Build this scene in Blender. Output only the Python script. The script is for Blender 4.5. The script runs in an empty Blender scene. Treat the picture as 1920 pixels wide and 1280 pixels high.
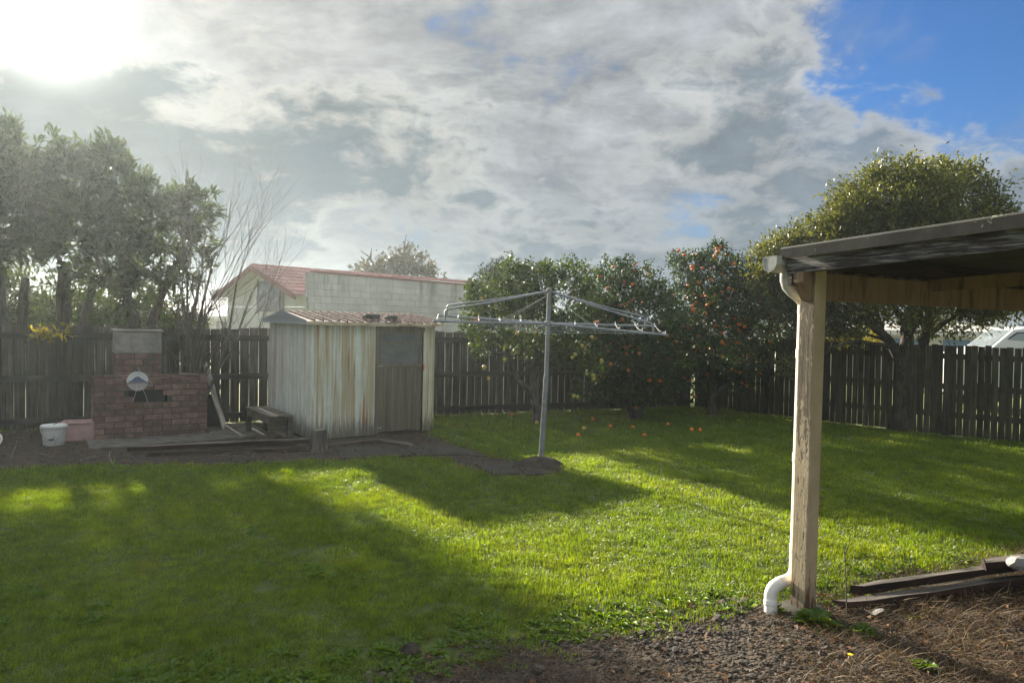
import bpy, math, random
import numpy as np
from mathutils import Vector, Matrix

R = math.radians
random.seed(7)
rng = np.random.default_rng(7)
sc = bpy.context.scene
C = sc.collection

# ------------------------------------------------------------------ camera
CAM_H = 1.78
F = 1350.0                                   # focal length in photo pixels (1920 wide)
cam_d = bpy.data.cameras.new('camera'); cam = bpy.data.objects.new('camera', cam_d); C.objects.link(cam)
cam_d.sensor_width = 36; cam_d.lens = F / 1920 * 36
cam_d.clip_start = 0.05; cam_d.clip_end = 3000
CR = Matrix.Rotation(R(90 - 1.53), 3, 'X') @ Matrix.Rotation(0.022, 3, 'Z')
cam.matrix_world = Matrix.Translation((0, 0, CAM_H)) @ CR.to_4x4()
sc.camera = cam

# ------------------------------------------------------------------ light
SUN_AZ, SUN_EL = -33.0, 19.5
SUN = Vector((math.sin(R(SUN_AZ)) * math.cos(R(SUN_EL)), math.cos(R(SUN_AZ)) * math.cos(R(SUN_EL)), math.sin(R(SUN_EL))))
sl = bpy.data.lights.new('sun', 'SUN'); sl.energy = 5.0; sl.angle = R(1.5); sl.color = (1.0, 0.90, 0.74)
so = bpy.data.objects.new('sun', sl); C.objects.link(so)
so.rotation_euler = SUN.to_track_quat('Z', 'Y').to_euler()
sc.view_settings.view_transform = 'Standard'; sc.view_settings.look = 'None'
sc.view_settings.exposure = 1.82; sc.view_settings.gamma = 1; sc.view_settings.use_curve_mapping = False
sc.render.engine = 'CYCLES'
sc.cycles.use_denoising = True
try: sc.cycles.denoiser = 'OPENIMAGEDENOISE'
except Exception: pass
sc.cycles.max_bounces = 7; sc.cycles.diffuse_bounces = 4; sc.cycles.transmission_bounces = 5
sc.cycles.transparent_max_bounces = 8; sc.cycles.volume_bounces = 0
sc.cycles.sample_clamp_indirect = 6; sc.cycles.caustics_reflective = False; sc.cycles.caustics_refractive = False

# ------------------------------------------------------------------ pixel helpers
def ray(px, py):
    return CR @ Vector(((px - 960) / F, -(py - 640) / F, -1))
def at(px, py, Y):
    d = ray(px, py); return Vector((0, 0, CAM_H)) + d * (Y / d.y)
def gd(px, py, z=0.0):
    d = ray(px, py); t = (z - CAM_H) / d.z; return Vector((0, 0, CAM_H)) + d * t

# ------------------------------------------------------------------ node helpers
class S:
    """socket wrapper with arithmetic"""
    def __init__(s, g, o): s.g = g; s.o = o
    def _m(s, op, b=None, c=None, clamp=False):
        n = s.g.nt.nodes.new('ShaderNodeMath'); n.operation = op; n.use_clamp = clamp
        s.g.put(n.inputs[0], s)
        if b is not None: s.g.put(n.inputs[1], b)
        if c is not None: s.g.put(n.inputs[2], c)
        return S(s.g, n.outputs[0])
    def __add__(s, b): return s._m('ADD', b)
    def __sub__(s, b): return s._m('SUBTRACT', b)
    def __mul__(s, b): return s._m('MULTIPLY', b)
    def __truediv__(s, b): return s._m('DIVIDE', b)
    def pow(s, b): return s._m('POWER', b)
    def cl(s): return s._m('ADD', 0.0, clamp=True)
    def inv(s): return S(s.g, s.g.math('SUBTRACT', 1.0, s))
    def mx(s, b): return s._m('MAXIMUM', b)
    def mn(s, b): return s._m('MINIMUM', b)
    def step(s, a, b):       # smoothstep a..b -> 0..1
        n = s.g.nt.nodes.new('ShaderNodeMapRange'); n.interpolation_type = 'SMOOTHSTEP'
        s.g.put(n.inputs[0], s); n.inputs[1].default_value = a; n.inputs[2].default_value = b
        return S(s.g, n.outputs[0])
class G:
    def __init__(s, nt): s.nt = nt
    def put(s, inp, v):
        if isinstance(v, S): s.nt.links.new(v.o, inp)
        elif isinstance(v, bpy.types.NodeSocket): s.nt.links.new(v, inp)
        elif isinstance(v, (tuple, list)):
            inp.default_value = (*v, 1.0) if (len(v) == 3 and inp.type == 'RGBA') else v
        else: inp.default_value = v
    def math(s, op, a, b):
        n = s.nt.nodes.new('ShaderNodeMath'); n.operation = op; s.put(n.inputs[0], a); s.put(n.inputs[1], b); return n.outputs[0]
    def obj(s): return S(s, s.nt.nodes.new('ShaderNodeTexCoord').outputs['Object'])
    def gen(s): return S(s, s.nt.nodes.new('ShaderNodeTexCoord').outputs['Generated'])
    def pos(s): return S(s, s.nt.nodes.new('ShaderNodeNewGeometry').outputs['Position'])
    def rnd(s): return S(s, s.nt.nodes.new('ShaderNodeObjectInfo').outputs['Random'])
    def attr(s, name):
        n = s.nt.nodes.new('ShaderNodeAttribute'); n.attribute_name = name; return S(s, n.outputs['Fac'])
    def sep(s, v):
        n = s.nt.nodes.new('ShaderNodeSeparateXYZ'); s.put(n.inputs[0], v); return [S(s, o) for o in n.outputs]
    def comb(s, x, y, z):
        n = s.nt.nodes.new('ShaderNodeCombineXYZ')
        for i, v in enumerate((x, y, z)): s.put(n.inputs[i], v)
        return S(s, n.outputs[0])
    def vscale(s, v, k):
        n = s.nt.nodes.new('ShaderNodeVectorMath'); n.operation = 'MULTIPLY'; s.put(n.inputs[0], v); n.inputs[1].default_value = k; return S(s, n.outputs[0])
    def vadd(s, v, w):
        n = s.nt.nodes.new('ShaderNodeVectorMath'); n.operation = 'ADD'; s.put(n.inputs[0], v); s.put(n.inputs[1], w); return S(s, n.outputs[0])
    def dot(s, v, w):
        n = s.nt.nodes.new('ShaderNodeVectorMath'); n.operation = 'DOT_PRODUCT'; s.put(n.inputs[0], v); n.inputs[1].default_value = w; return S(s, n.outputs['Value'])
    def noise(s, v, scale, detail=4, rough=.55, dist=0.0, color=False):
        n = s.nt.nodes.new('ShaderNodeTexNoise'); s.put(n.inputs['Vector'], v); n.inputs['Scale'].default_value = scale
        n.inputs['Detail'].default_value = detail; n.inputs['Roughness'].default_value = rough; n.inputs['Distortion'].default_value = dist
        return S(s, n.outputs['Color' if color else 'Fac'])
    def voro(s, v, scale):
        n = s.nt.nodes.new('ShaderNodeTexVoronoi'); s.put(n.inputs['Vector'], v); n.inputs['Scale'].default_value = scale
        return S(s, n.outputs['Distance'])
    def mix(s, a, b, f):
        n = s.nt.nodes.new('ShaderNodeMix'); n.data_type = 'RGBA'; s.put(n.inputs[0], f); s.put(n.inputs[6], a); s.put(n.inputs[7], b)
        return S(s, n.outputs[2])
    def mul(s, a, b):
        n = s.nt.nodes.new('ShaderNodeMix'); n.data_type = 'RGBA'; n.blend_type = 'MULTIPLY'; n.inputs[0].default_value = 1; s.put(n.inputs[6], a); s.put(n.inputs[7], b)
        return S(s, n.outputs[2])
    def hsv(s, c, h=.5, sat=1, v=1):
        n = s.nt.nodes.new('ShaderNodeHueSaturation'); s.put(n.inputs[0], h); s.put(n.inputs[1], sat); s.put(n.inputs[2], v); s.put(n.inputs[4], c)
        return S(s, n.outputs[0])

MATS = {}
def mat(name, fn, rough=.8, metal=0.0, spec=.3, transl=0.0):
    """fn(g) -> (colour, height or None, bump strength, bump distance[, roughness])"""
    m = bpy.data.materials.new(name); m.use_nodes = True; nt = m.node_tree; g = G(nt)
    b = nt.nodes['Principled BSDF']; out = nt.nodes['Material Output']
    r = fn(g); col = r[0]
    g.put(b.inputs['Base Color'], col)
    g.put(b.inputs['Roughness'], r[4] if len(r) > 4 else rough)
    b.inputs['Metallic'].default_value = metal; b.inputs['Specular IOR Level'].default_value = spec
    if r[1] is not None:
        bp = nt.nodes.new('ShaderNodeBump'); bp.inputs['Strength'].default_value = r[2]; bp.inputs['Distance'].default_value = r[3]
        g.put(bp.inputs['Height'], r[1]); nt.links.new(bp.outputs[0], b.inputs['Normal'])
    if transl:
        t = nt.nodes.new('ShaderNodeBsdfTranslucent'); tc = g.hsv(g.mul(col, (1.25, 1.2, .7)), .49, 1.1, 1.35)
        g.put(t.inputs[0], tc)
        mx = nt.nodes.new('ShaderNodeMixShader'); mx.inputs[0].default_value = transl
        nt.links.new(b.outputs[0], mx.inputs[1]); nt.links.new(t.outputs[0], mx.inputs[2]); nt.links.new(mx.outputs[0], out.inputs[0])
    MATS[name] = m; return m

# ------------------------------------------------------------------ sky (world)
w = bpy.data.worlds.new('World'); sc.world = w; w.use_nodes = True
def build_sky():
    nt = w.node_tree; g = G(nt); bg = nt.nodes['Background']
    sky = nt.nodes.new('ShaderNodeTexSky'); sky.sky_type = 'NISHITA'; sky.sun_disc = False
    sky.sun_elevation = R(SUN_EL); sky.sun_rotation = R(SUN_AZ); sky.air_density = 1.0; sky.dust_density = .4; sky.ozone_density = 2.5
    D = g.gen(); x, y, z = g.sep(D)
    zz = z.mx(0.0) + .38
    P = g.comb(x / zz, y / zz, 0.0)                       # cloud-plane coordinates
    base = g.vscale(S(g, sky.outputs[0]), (.019, .031, .047))
    warp = g.noise(P, 2.0, 4, .55, color=True)
    Pw = g.vadd(P, g.vscale(warp, (.22, .22, 0)))
    n1 = g.noise(g.vadd(Pw, (1.7, .4, 0)), 2.1, 10, .58)                       # cumulus banks
    n2 = g.noise(g.vadd(g.vscale(Pw, (1.0, 1.5, 1)), (7.3, 2.1, 0)), 5.5, 9, .62)    # rippled high cloud
    n3 = g.noise(g.vadd(P, (3.1, 9.7, 0)), 1.3, 5, .55)
    def lobe(px, py, deg):
        d = ray(px, py).normalized(); c = math.cos(R(deg))
        return g.dot(D, d).step(c, 1.0)
    sd = g.dot(D, tuple(SUN)).mx(0.0)
    glow = sd.pow(26.0); glow2 = sd.pow(4.0); core = sd.pow(520.0); core2 = sd.pow(110.0)
    low = z.step(.02, .30).inv()
    # high thin layer, torn open towards the upper right
    hole = lobe(1840, 60, 14) * .31 + lobe(1650, 190, 7) * .10 + lobe(1500, 235, 5) * .10 + lobe(1300, 425, 4) * .12
    wisp = g.noise(g.vadd(g.vscale(Pw, (1.0, .55, 1)), (2.2, 5.1, 0)), 3.2, 9, .64)
    maskA = (n2 * .40 + n3 * .30 + wisp * .75 - hole * 1.15).step(.42, .66)
    lumA = (n2 - .5) * .30 + .150 + glow2 * .012 + (wisp - .5) * .20
    colA = g.mix((.91, .99, 1.05), (1.03, 1.0, .91), (glow2 * .8).cl())
    # lower heavy layer with bright rims
    bias = lobe(330, 225, 15) * .25 + lobe(90, 190, 9) * .12 + lobe(820, 380, 12) * .10 + lobe(620, 300, 7) * .06 + lobe(1500, 330, 12) * .08 + lobe(480, 270, 6) * .07 + low * .05 + lobe(1760, 320, 16) * .15 + lobe(1230, 290, 11) * .09 - lobe(760, 90, 20) * .10 - lobe(1000, 130, 14) * .06 - lobe(575, 350, 6) * .08 - lobe(400, 60, 10) * .05
    n4 = g.noise(g.vadd(Pw, (5.2, 1.9, 0)), 6.5, 10, .60)
    db = n1 + bias * .85 + (n4 - .5) * .30 - hole * .25
    maskB = (db + (n2 - .5) * .12).step(.495, .575); coreB = (db + (n2 - .5) * .45 + (n4 - .5) * .45 - .01).step(.50, .70)
    rim = g.mix((.185, .195, .20), (.225, .22, .20), glow2)
    grey = g.mix((.076, .092, .108), (.048, .064, .070), glow2)
    lumB = g.mix(rim, grey, coreB)
    tex = (n2 - .5) * 1.1 + (wisp - .5) * .9 + (n4 - .5) * .7 + 1.03
    lumB = g.mul(lumB, g.comb(tex, tex, tex))
    lA = g.mul(colA, g.comb(lumA, lumA, lumA))
    out = g.mix(base, lA, maskA.mx(wisp.step(.42, .72) * .55) * .96)
    out = g.mix(out, lumB, maskB * .92)
    out = g.mix(out, (.070, .092, .114), low * .55)
    up = z.step(.36, .80) * 1.15 + .84                    # added gain: sky above the view brightened to lift ambient light in shade
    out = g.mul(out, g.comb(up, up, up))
    k = sd.pow(900.0) * 2.0 + core2 * .03
    glowc = g.mul((1.0, .98, .90), g.comb(k, k, k))
    n = nt.nodes.new('ShaderNodeMix'); n.data_type = 'RGBA'; n.blend_type = 'ADD'; n.inputs[0].default_value = 1
    g.put(n.inputs[6], out); g.put(n.inputs[7], glowc)
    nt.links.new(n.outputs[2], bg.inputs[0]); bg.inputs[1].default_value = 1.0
build_sky()

# ------------------------------------------------------------------ mesh helpers
class MB:
    def __init__(s): s.v = []; s.f = []
    def add(s, vs, fs, M=None):
        o = len(s.v); s.v += [tuple(M @ Vector(p)) if M else tuple(p) for p in vs]; s.f += [tuple(i + o for i in f) for f in fs]; return s
    def box(s, c, d, M=None):
        x, y, z = c; a, b, e = d[0] / 2, d[1] / 2, d[2] / 2
        vs = [(x + i * a, y + j * b, z + k * e) for k in (-1, 1) for j in (-1, 1) for i in (-1, 1)]
        return s.add(vs, [(0, 2, 3, 1), (4, 5, 7, 6), (0, 1, 5, 4), (2, 6, 7, 3), (0, 4, 6, 2), (1, 3, 7, 5)], M)
    def beam(s, p, q, wd, ht, up=(0, 0, 1)):
        p = Vector(p); q = Vector(q); d = (q - p); L = d.length; d.normalize(); u = Vector(up)
        if abs(d.dot(u)) > .95: u = Vector((1, 0, 0))
        sd = d.cross(u).normalized(); u = sd.cross(d)
        M = Matrix((( sd.x, d.x, u.x, p.x), (sd.y, d.y, u.y, p.y), (sd.z, d.z, u.z, p.z), (0, 0, 0, 1)))
        return s.box((0, L / 2, 0), (wd, L, ht), M)
    def tube(s, pts, rad, seg=8, cap=True):
        pts = [Vector(p) for p in pts]; n = len(pts)
        if not hasattr(rad, '__len__'): rad = [rad] * n
        o = len(s.v); prev = None
        for i, p in enumerate(pts):
            t = (pts[min(i + 1, n - 1)] - pts[max(i - 1, 0)]).normalized()
            if prev is None:
                a = Vector((0, 0, 1)) if abs(t.z) < .9 else Vector((1, 0, 0)); nrm = t.cross(a).normalized()
            else:
                nrm = (prev - t * prev.dot(t)).normalized()
            prev = nrm; bn = t.cross(nrm)
            for k in range(seg):
                an = 2 * math.pi * k / seg
                s.v.append(tuple(p + (nrm * math.cos(an) + bn * math.sin(an)) * rad[i]))
        for i in range(n - 1):
            for k in range(seg):
                k2 = (k + 1) % seg
                s.f.append((o + i * seg + k, o + i * seg + k2, o + (i + 1) * seg + k2, o + (i + 1) * seg + k))
        if cap:
            s.f.append(tuple(o + k for k in reversed(range(seg)))); s.f.append(tuple(o + (n - 1) * seg + k for k in range(seg)))
        return s
    def lathe(s, prof, seg=20, c=(0, 0, 0), cap=True):
        o = len(s.v)
        for r, z in prof:
            for k in range(seg):
                a = 2 * math.pi * k / seg; s.v.append((c[0] + r * math.cos(a), c[1] + r * math.sin(a), c[2] + z))
        for i in range(len(prof) - 1):
            for k in range(seg):
                k2 = (k + 1) % seg; s.f.append((o + i * seg + k, o + i * seg + k2, o + (i + 1) * seg + k2, o + (i + 1) * seg + k))
        if cap:
            s.f.append(tuple(o + k for k in reversed(range(seg)))); s.f.append(tuple(o + (len(prof) - 1) * seg + k for k in range(seg)))
        return s
    def prism(s, poly, z0, z1):
        n = len(poly); o = len(s.v)
        s.v += [(p[0], p[1], z0) for p in poly] + [(p[0], p[1], z1) for p in poly]
        s.f.append(tuple(o + i for i in reversed(range(n)))); s.f.append(tuple(o + n + i for i in range(n)))
        for i in range(n):
            j = (i + 1) % n; s.f.append((o + i, o + j, o + n + j, o + n + i))
        return s
    def mesh(s, name):
        me = bpy.data.meshes.new(name); me.from_pydata(s.v, [], s.f); me.update(); return me

def smooth(me, ang=None):
    me.polygons.foreach_set('use_smooth', [True] * len(me.polygons))
    if ang is not None:
        try: me.set_sharp_from_angle(angle=R(ang))
        except Exception: pass
    me.update(); return me

def obj(name, me, m=None, parent=None, loc=(0, 0, 0), rot=(0, 0, 0), sm=None, bev=0):
    if isinstance(me, MB): me = me.mesh(name)
    if sm is not None: smooth(me, sm)
    if m is not None and not me.materials: me.materials.append(MATS[m] if isinstance(m, str) else m)
    o = bpy.data.objects.new(name, me); C.objects.link(o); o.location = loc; o.rotation_euler = rot
    if parent is not None: o.parent = parent
    if bev:
        b = o.modifiers.new('bevel', 'BEVEL'); b.width = bev; b.segments = 2; b.limit_method = 'ANGLE'; b.angle_limit = R(40)
    return o
def tag(o, label, cat, group=None):
    o['label'] = label; o['category'] = cat
    if group: o['group'] = group
    return o
def thing(name, label, cat, loc=(0, 0, 0), rz=0.0, group=None):
    o = bpy.data.objects.new(name, None); C.objects.link(o); o.location = loc; o.rotation_euler = (0, 0, rz); o.empty_display_size = .1
    return tag(o, label, cat, group)
def kind(o, k): o['kind'] = k; return o

def np_mesh(name, verts, faces, attrs=None):
    """verts (n,3), faces (m,k) all same k"""
    me = bpy.data.meshes.new(name); verts = np.asarray(verts, np.float32); faces = np.asarray(faces, np.int32)
    m, k = faces.shape
    me.vertices.add(len(verts)); me.vertices.foreach_set('co', verts.ravel())
    me.loops.add(m * k); me.loops.foreach_set('vertex_index', faces.ravel())
    me.polygons.add(m); me.polygons.foreach_set('loop_start', np.arange(0, m * k, k, dtype=np.int32))
    try: me.polygons.foreach_set('loop_total', np.full(m, k, np.int32))
    except Exception: pass
    for nme, a in (attrs or {}).items():
        at_ = me.attributes.new(nme, 'FLOAT', 'POINT'); at_.data.foreach_set('value', np.asarray(a, np.float32))
    me.update(calc_edges=True); me.validate(); return me

def unit(a): return a / np.maximum(np.linalg.norm(a, axis=1, keepdims=True), 1e-6)

# ------------------------------------------------------------------ materials
def shifted(g):                       # object coordinates moved by a per-object random amount
    r = g.rnd(); return g.vadd(g.obj(), g.comb(r * 37.0, r * 91.0, r * 53.0)), r
def m_wood(a, b, green=0.0, gc=(.07, .09, .035), vert=True):
    def fn(g):
        v, r = shifted(g)
        k = (26, 26, 1.3) if vert else (1.6, 26, 26)
        gr = g.noise(g.vscale(v, k), 1.0, 6, .65)
        big = g.noise(v, 2.2, 4, .6)
        c = g.mix(a, b, gr.step(.3, .72))
        c = g.hsv(c, .5, 1.0, r * .75 + .68)
        c = g.mul(c, g.mix((.62, .62, .62), (1.15, 1.12, 1.08), big.step(.3, .7)))
        if green: c = g.mix(c, gc, (g.noise(v, 3.1, 5, .7).step(.45, .75) * green))
        return c, gr, .5, .004
    return fn
mat('fence_wood', m_wood((.040, .036, .031), (.122, .111, .095), .30), .9)
mat('fence_wood_mossy', m_wood((.032, .029, .020), (.092, .084, .058), .6), .9)
mat('rail_wood', m_wood((.032, .031, .028), (.09, .086, .077), .2, vert=False), .9)
mat('old_plank', m_wood((.06, .05, .04), (.21, .185, .15), .15, vert=False), .9)
mat('bench_wood', m_wood((.045, .037, .03), (.14, .118, .092), .15, vert=False), .9)
def f_redtimber(g):
    c, gr, a, b = m_wood((.022, .012, .010), (.07, .038, .030), .1, vert=False)(g)
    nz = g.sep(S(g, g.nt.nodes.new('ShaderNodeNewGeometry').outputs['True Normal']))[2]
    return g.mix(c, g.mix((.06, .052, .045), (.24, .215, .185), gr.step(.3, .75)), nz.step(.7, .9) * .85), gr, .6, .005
mat('dark_red_timber', f_redtimber, .85)
mat('pale_plank', m_wood((.16, .145, .125), (.36, .335, .30), .1, vert=False), .9)
mat('stump_wood', m_wood((.05, .045, .04), (.19, .17, .15), .1), .95)

def f_cutwood(g):
    v = g.obj(); x, y, z = g.sep(v)
    rr = (x * x + y * y).pow(.5); ring = g.noise(g.comb(rr * 60.0, 0.0, 0.0), 1.0, 3)
    return g.mix((.10, .085, .07), (.26, .22, .18), ring), ring, .4, .003
mat('cut_wood', f_cutwood, .9)

def f_shed(pale, rustk):
    def fn(g):
        v, r = shifted(g); x, y, z = g.sep(g.obj())
        col = g.vscale(v, (9, 9, .35)); st = g.noise(col, 1.0, 5, .62)
        st2 = g.noise(g.vadd(g.vscale(v, (17, 17, .5)), (3, 5, 1)), 1.0, 6, .65)
        c = g.mix(pale, (pale[0] * .80, pale[1] * .80, pale[2] * .74), g.noise(v, 3.0, 5, .6).step(.3, .7))
        c = g.mix(c, (.44, .35, .20), st2.step(.42, .58) * .90 * rustk)
        c = g.mix(c, (.33, .135, .05), st.step(.545, .63) * .9 * rustk)
        grime = (z * -1.0 + g.noise(g.vscale(v, (30, 30, 3)), 1.0, 5, .7) * .75 - .02).step(.0, .32)
        c = g.mix(c, (.10, .10, .075), grime * .85)
        return c, g.noise(v, 60, 3), .15, .002, st.step(.5, .7) * .4 + .45
    return fn
mat('shed_paint', f_shed((.74, .76, .73), .4), .5)
mat('shed_paint_rusty', f_shed((.75, .79, .73), 1.0), .5)
mat('shed_paint_cream', f_shed((.72, .70, .56), .9), .5)
def f_door(g):
    v, r = shifted(g)
    st = g.noise(g.vscale(v, (14, 14, .6)), 1.0, 6, .65)
    c = g.mix((.105, .088, .064), (.205, .175, .125), st.step(.3, .7))
    c = g.mix(c, (.085, .062, .036), g.noise(g.vscale(v, (7, 7, .8)), 1.0, 5, .7).step(.5, .72) * .7)
    return c, st, .2, .003
mat('shed_door', f_door, .7)
def f_doorup(g):
    v, r = shifted(g); c = g.mix((.085, .095, .098), (.16, .175, .175), g.noise(g.vscale(v, (3, 3, 6)), 1.5, 5).step(.3, .7)); return c, None, 0, 0
mat('door_upper', f_doorup, .35)
def f_rustroof(g):
    v, r = shifted(g)
    n = g.noise(g.vscale(v, (2, 8, 8)), 1.2, 7, .65)
    c = g.mix((.27, .225, .20), (.15, .085, .066), n.step(.35, .62))
    c = g.mix(c, (.13, .075, .055), g.noise(v, 9, 5, .7).step(.55, .75))
    c = g.mix(c, (.50, .49, .47), g.noise(v, 5, 4, .6).step(.60, .72) * .6)
    return c, n, .25, .003
mat('rusty_roof', f_rustroof, .65)
mat('grey_trim', lambda g: (g.mix((.42, .46, .50), (.33, .37, .40), g.noise(g.obj(), 6, 4)), None, 0, 0), .5)
mat('rusty_trim', lambda g: (g.mix((.58, .50, .37), (.33, .17, .08), g.noise(g.vscale(g.obj(), (3, 3, 9)), 3, 6, .7).step(.42, .68)), g.noise(g.obj(), 30, 4), .4, .004), .7)
mat('dark_box', lambda g: (g.mix((.02, .021, .022), (.05, .05, .05), g.noise(g.obj(), 20, 4)), None, 0, 0), .6)
mat('red_plastic', lambda g: ((.55, .06, .03), None, 0, 0), .4)
mat('steel_bit', lambda g: ((.45, .45, .44), None, 0, 0), .4, .8)

def f_block(g):
    v, r = shifted(g); p = g.pos(); x, y, z = g.sep(p)
    c = g.mix((.49, .48, .46), (.61, .60, .575), g.noise(p, 1.4, 5, .6).step(.3, .7))
    c = g.hsv(c, .5, 1, r * .14 + .92)
    sv = g.comb(x * 2.6, y * 2.6, z * .35); stn = g.noise(sv, 1.0, 6, .65)
    top = (z - 2.0).step(.0, 1.1)
    c = g.mix(c, (.20, .21, .19), (stn.step(.46, .66) * top * .85))
    c = g.mix(c, (.30, .29, .24), g.noise(p, 4.3, 6, .7).step(.58, .74) * .5)
    return c, g.noise(p, 40, 4), .3, .004
mat('painted_block', f_block, .85)
mat('block_joint', lambda g: (g.mix((.20, .205, .19), (.40, .41, .39), g.noise(g.pos(), 3, 5, .7).step(.35, .6)), None, 0, 0), .9)
def f_whitewall(g):
    p = g.pos(); return g.mix((.62, .61, .57), (.72, .71, .68), g.noise(p, 1.1, 4).step(.3, .7)), None, 0, 0
mat('white_cladding', f_whitewall, .7)
def f_redtile(g):
    v, r = shifted(g); n = g.noise(v, 4, 5, .65)
    return g.hsv(g.mix((.29, .11, .095), (.38, .205, .18), n.step(.35, .7)), .5, 1, r * .35 + .82), g.noise(v, 25, 4), .3, .004
mat('red_tile', f_redtile, .6)
mat('red_trim', lambda g: (g.mix((.17, .045, .040), (.23, .075, .062), g.noise(g.obj(), 4, 4)), None, 0, 0), .6)
mat('soffit', lambda g: (g.mix((.50, .48, .43), (.58, .56, .52), g.noise(g.obj(), 3, 4)), None, 0, 0), .8)
mat('dark_window', lambda g: (g.mix((.07, .08, .10), (.18, .20, .23), g.noise(g.obj(), 4, 5, .7).step(.4, .6)), None, 0, 0), .25, 0, .5)
mat('pale_roof', lambda g: (g.mix((.55, .54, .53), (.66, .65, .64), g.noise(g.obj(), .8, 4)), None, 0, 0), .55)
mat('blue_paint', lambda g: (g.mix((.13, .22, .40), (.18, .29, .48), g.noise(g.obj(), 2, 4)), None, 0, 0), .5)

def f_brick(g):
    v, r = shifted(g); n = g.noise(v, 14, 5, .65)
    c = g.mix((.15, .088, .070), (.25, .150, .120), n.step(.3, .72)); c = g.hsv(c, .5, .95, r * .45 + .72)
    c = g.mix(c, (.06, .055, .05), g.noise(g.pos(), 2.6, 6, .7).step(.48, .66) * .65)
    c = g.mix(c, (.30, .28, .25), g.noise(g.pos(), 5.5, 5, .7).step(.62, .72) * .45)
    return c, g.noise(v, 70, 4), .4, .003
mat('brick', f_brick, .9)
mat('mortar', lambda g: (g.mix((.045, .042, .039), (.09, .084, .077), g.noise(g.pos(), 9, 5)), g.noise(g.pos(), 60, 4), .4, .003), .95)
mat('render_grey', lambda g: (g.mix((.20, .19, .18), (.33, .30, .28), g.noise(g.obj(), 7, 6, .65).step(.3, .7)), g.noise(g.obj(), 40, 5), .5, .005), .95)
mat('soot', lambda g: ((.016, .017, .019), None, 0, 0), .9)
def f_conc(g):
    p = g.pos(); n = g.noise(p, 5, 7, .65)
    c = g.mix((.075, .068, .060), (.15, .138, .12), n.step(.3, .7)); c = g.mix(c, (.05, .055, .03), g.noise(p, 2.3, 6, .7).step(.48, .7) * .8)
    return c, g.noise(p, 50, 5), .4, .004
mat('old_concrete', f_conc, .9)
def f_dconc(g):
    p = g.pos(); n = g.noise(p, 5, 7, .65)
    c = g.mix((.026, .023, .020), (.058, .052, .045), n.step(.3, .7)); c = g.mix(c, (.045, .065, .02), g.noise(p, 2.3, 6, .7).step(.5, .7) * .8)
    return c, g.noise(p, 50, 5), .4, .004
mat('dark_concrete', f_dconc, .9)
mat('pale_rubble', lambda g: (g.mix((.30, .29, .28), (.58, .56, .53), g.noise(g.obj(), 9, 6, .7).step(.35, .65)), g.noise(g.obj(), 25, 5), .6, .01), .9)

def f_galv(g):
    v, r = shifted(g); n = g.noise(v, 18, 5, .65)
    c = g.mix((.19, .20, .225), (.31, .325, .355), n.step(.3, .7)); c = g.mix(c, (.15, .105, .075), g.noise(v, 7, 5, .7).step(.62, .75) * .6)
    return c, None, 0, 0, n * .3 + .35
mat('galvanised', f_galv, .5, .45, .4)
mat('wire', lambda g: ((.42, .44, .46), None, 0, 0), .45, .4)
mat('peg_red', lambda g: ((.62, .16, .10), None, 0, 0), .5)
mat('peg_cream', lambda g: ((.65, .48, .24), None, 0, 0), .5)

def f_post(g):
    v, r = shifted(g); p = g.pos(); x, y, z = g.sep(p)
    gr = g.noise(g.vscale(v, (70, 70, 6)), 1.0, 7, .68)
    paint = g.mix((.48, .38, .235), (.58, .47, .31), g.noise(v, 6, 5).step(.3, .7))
    wood = g.mix((.10, .075, .05), (.27, .215, .14), gr.step(.3, .7))
    peel = g.noise(g.vscale(v, (30, 30, 9)), 1.0, 8, .75)
    nx = g.dot(S(g, g.nt.nodes.new('ShaderNodeNewGeometry').outputs['True Normal']), (-.857, -.515, 0)).step(.5, .8)
    hi = z.step(.7, 1.5)
    pm = (peel + hi * .19 * nx - (nx.inv() * .12)).step(.57, .63)
    crack = g.noise(g.vscale(v, (110, 110, 13)), 1.0, 7, .75).step(.56, .62) * (nx * .85 + .08)
    c = g.mix(paint, wood, pm)
    c = g.mix(c, (.07, .052, .036), crack)
    rust = (g.noise(g.vscale(v, (40, 40, 5)), 1.0, 5, .7) + z.step(.05, .40).inv() * .30).step(.74, .80)
    c = g.mix(c, (.20, .065, .025), rust)
    c = g.mix(c, (.10, .10, .075), (z.step(.02, .25).inv() * .55))
    return c, gr * .6 - pm * .5 - crack * .6, .8, .005
mat('peeling_paint', f_post, .75)
def f_postface(g):
    v, r = shifted(g); p = g.pos(); x, y, z = g.sep(p)
    paint = g.mix((.24, .155, .100), (.32, .215, .145), g.noise(g.vscale(v, (8, 8, 1)), 2, 5).step(.3, .7))
    dirt = g.noise(g.comb(x * 9.0, y * 9.0, z * 1.5), 1.0, 6, .7)
    c = g.mix(paint, (.075, .055, .035), dirt.step(.50, .66) * .8)
    return c, g.noise(v, 50, 4), .15, .003
mat('beam_paint', f_postface, .75)
def f_fascia(g):
    v, r = shifted(g)
    gr = g.noise(g.vscale(v, (60, 5.0, 120)), 1.0, 8, .7, .4)
    big = g.noise(g.vscale(v, (6, 2.4, 9)), 1.0, 5, .65)
    c = g.mix((.022, .018, .02), (.07, .055, .055), gr.step(.3, .6))
    flake = (gr * .75 + big * .45).step(.56, .68)
    c = g.mix(c, (.30, .30, .285), flake)
    c = g.mix(c, (.13, .055, .04), g.noise(g.vscale(v, (20, 4, 25)), 1.2, 5, .7).step(.58, .7) * .7)
    return c, gr + flake * .4, .9, .006
mat('flaking_fascia', f_fascia, .9)
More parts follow.
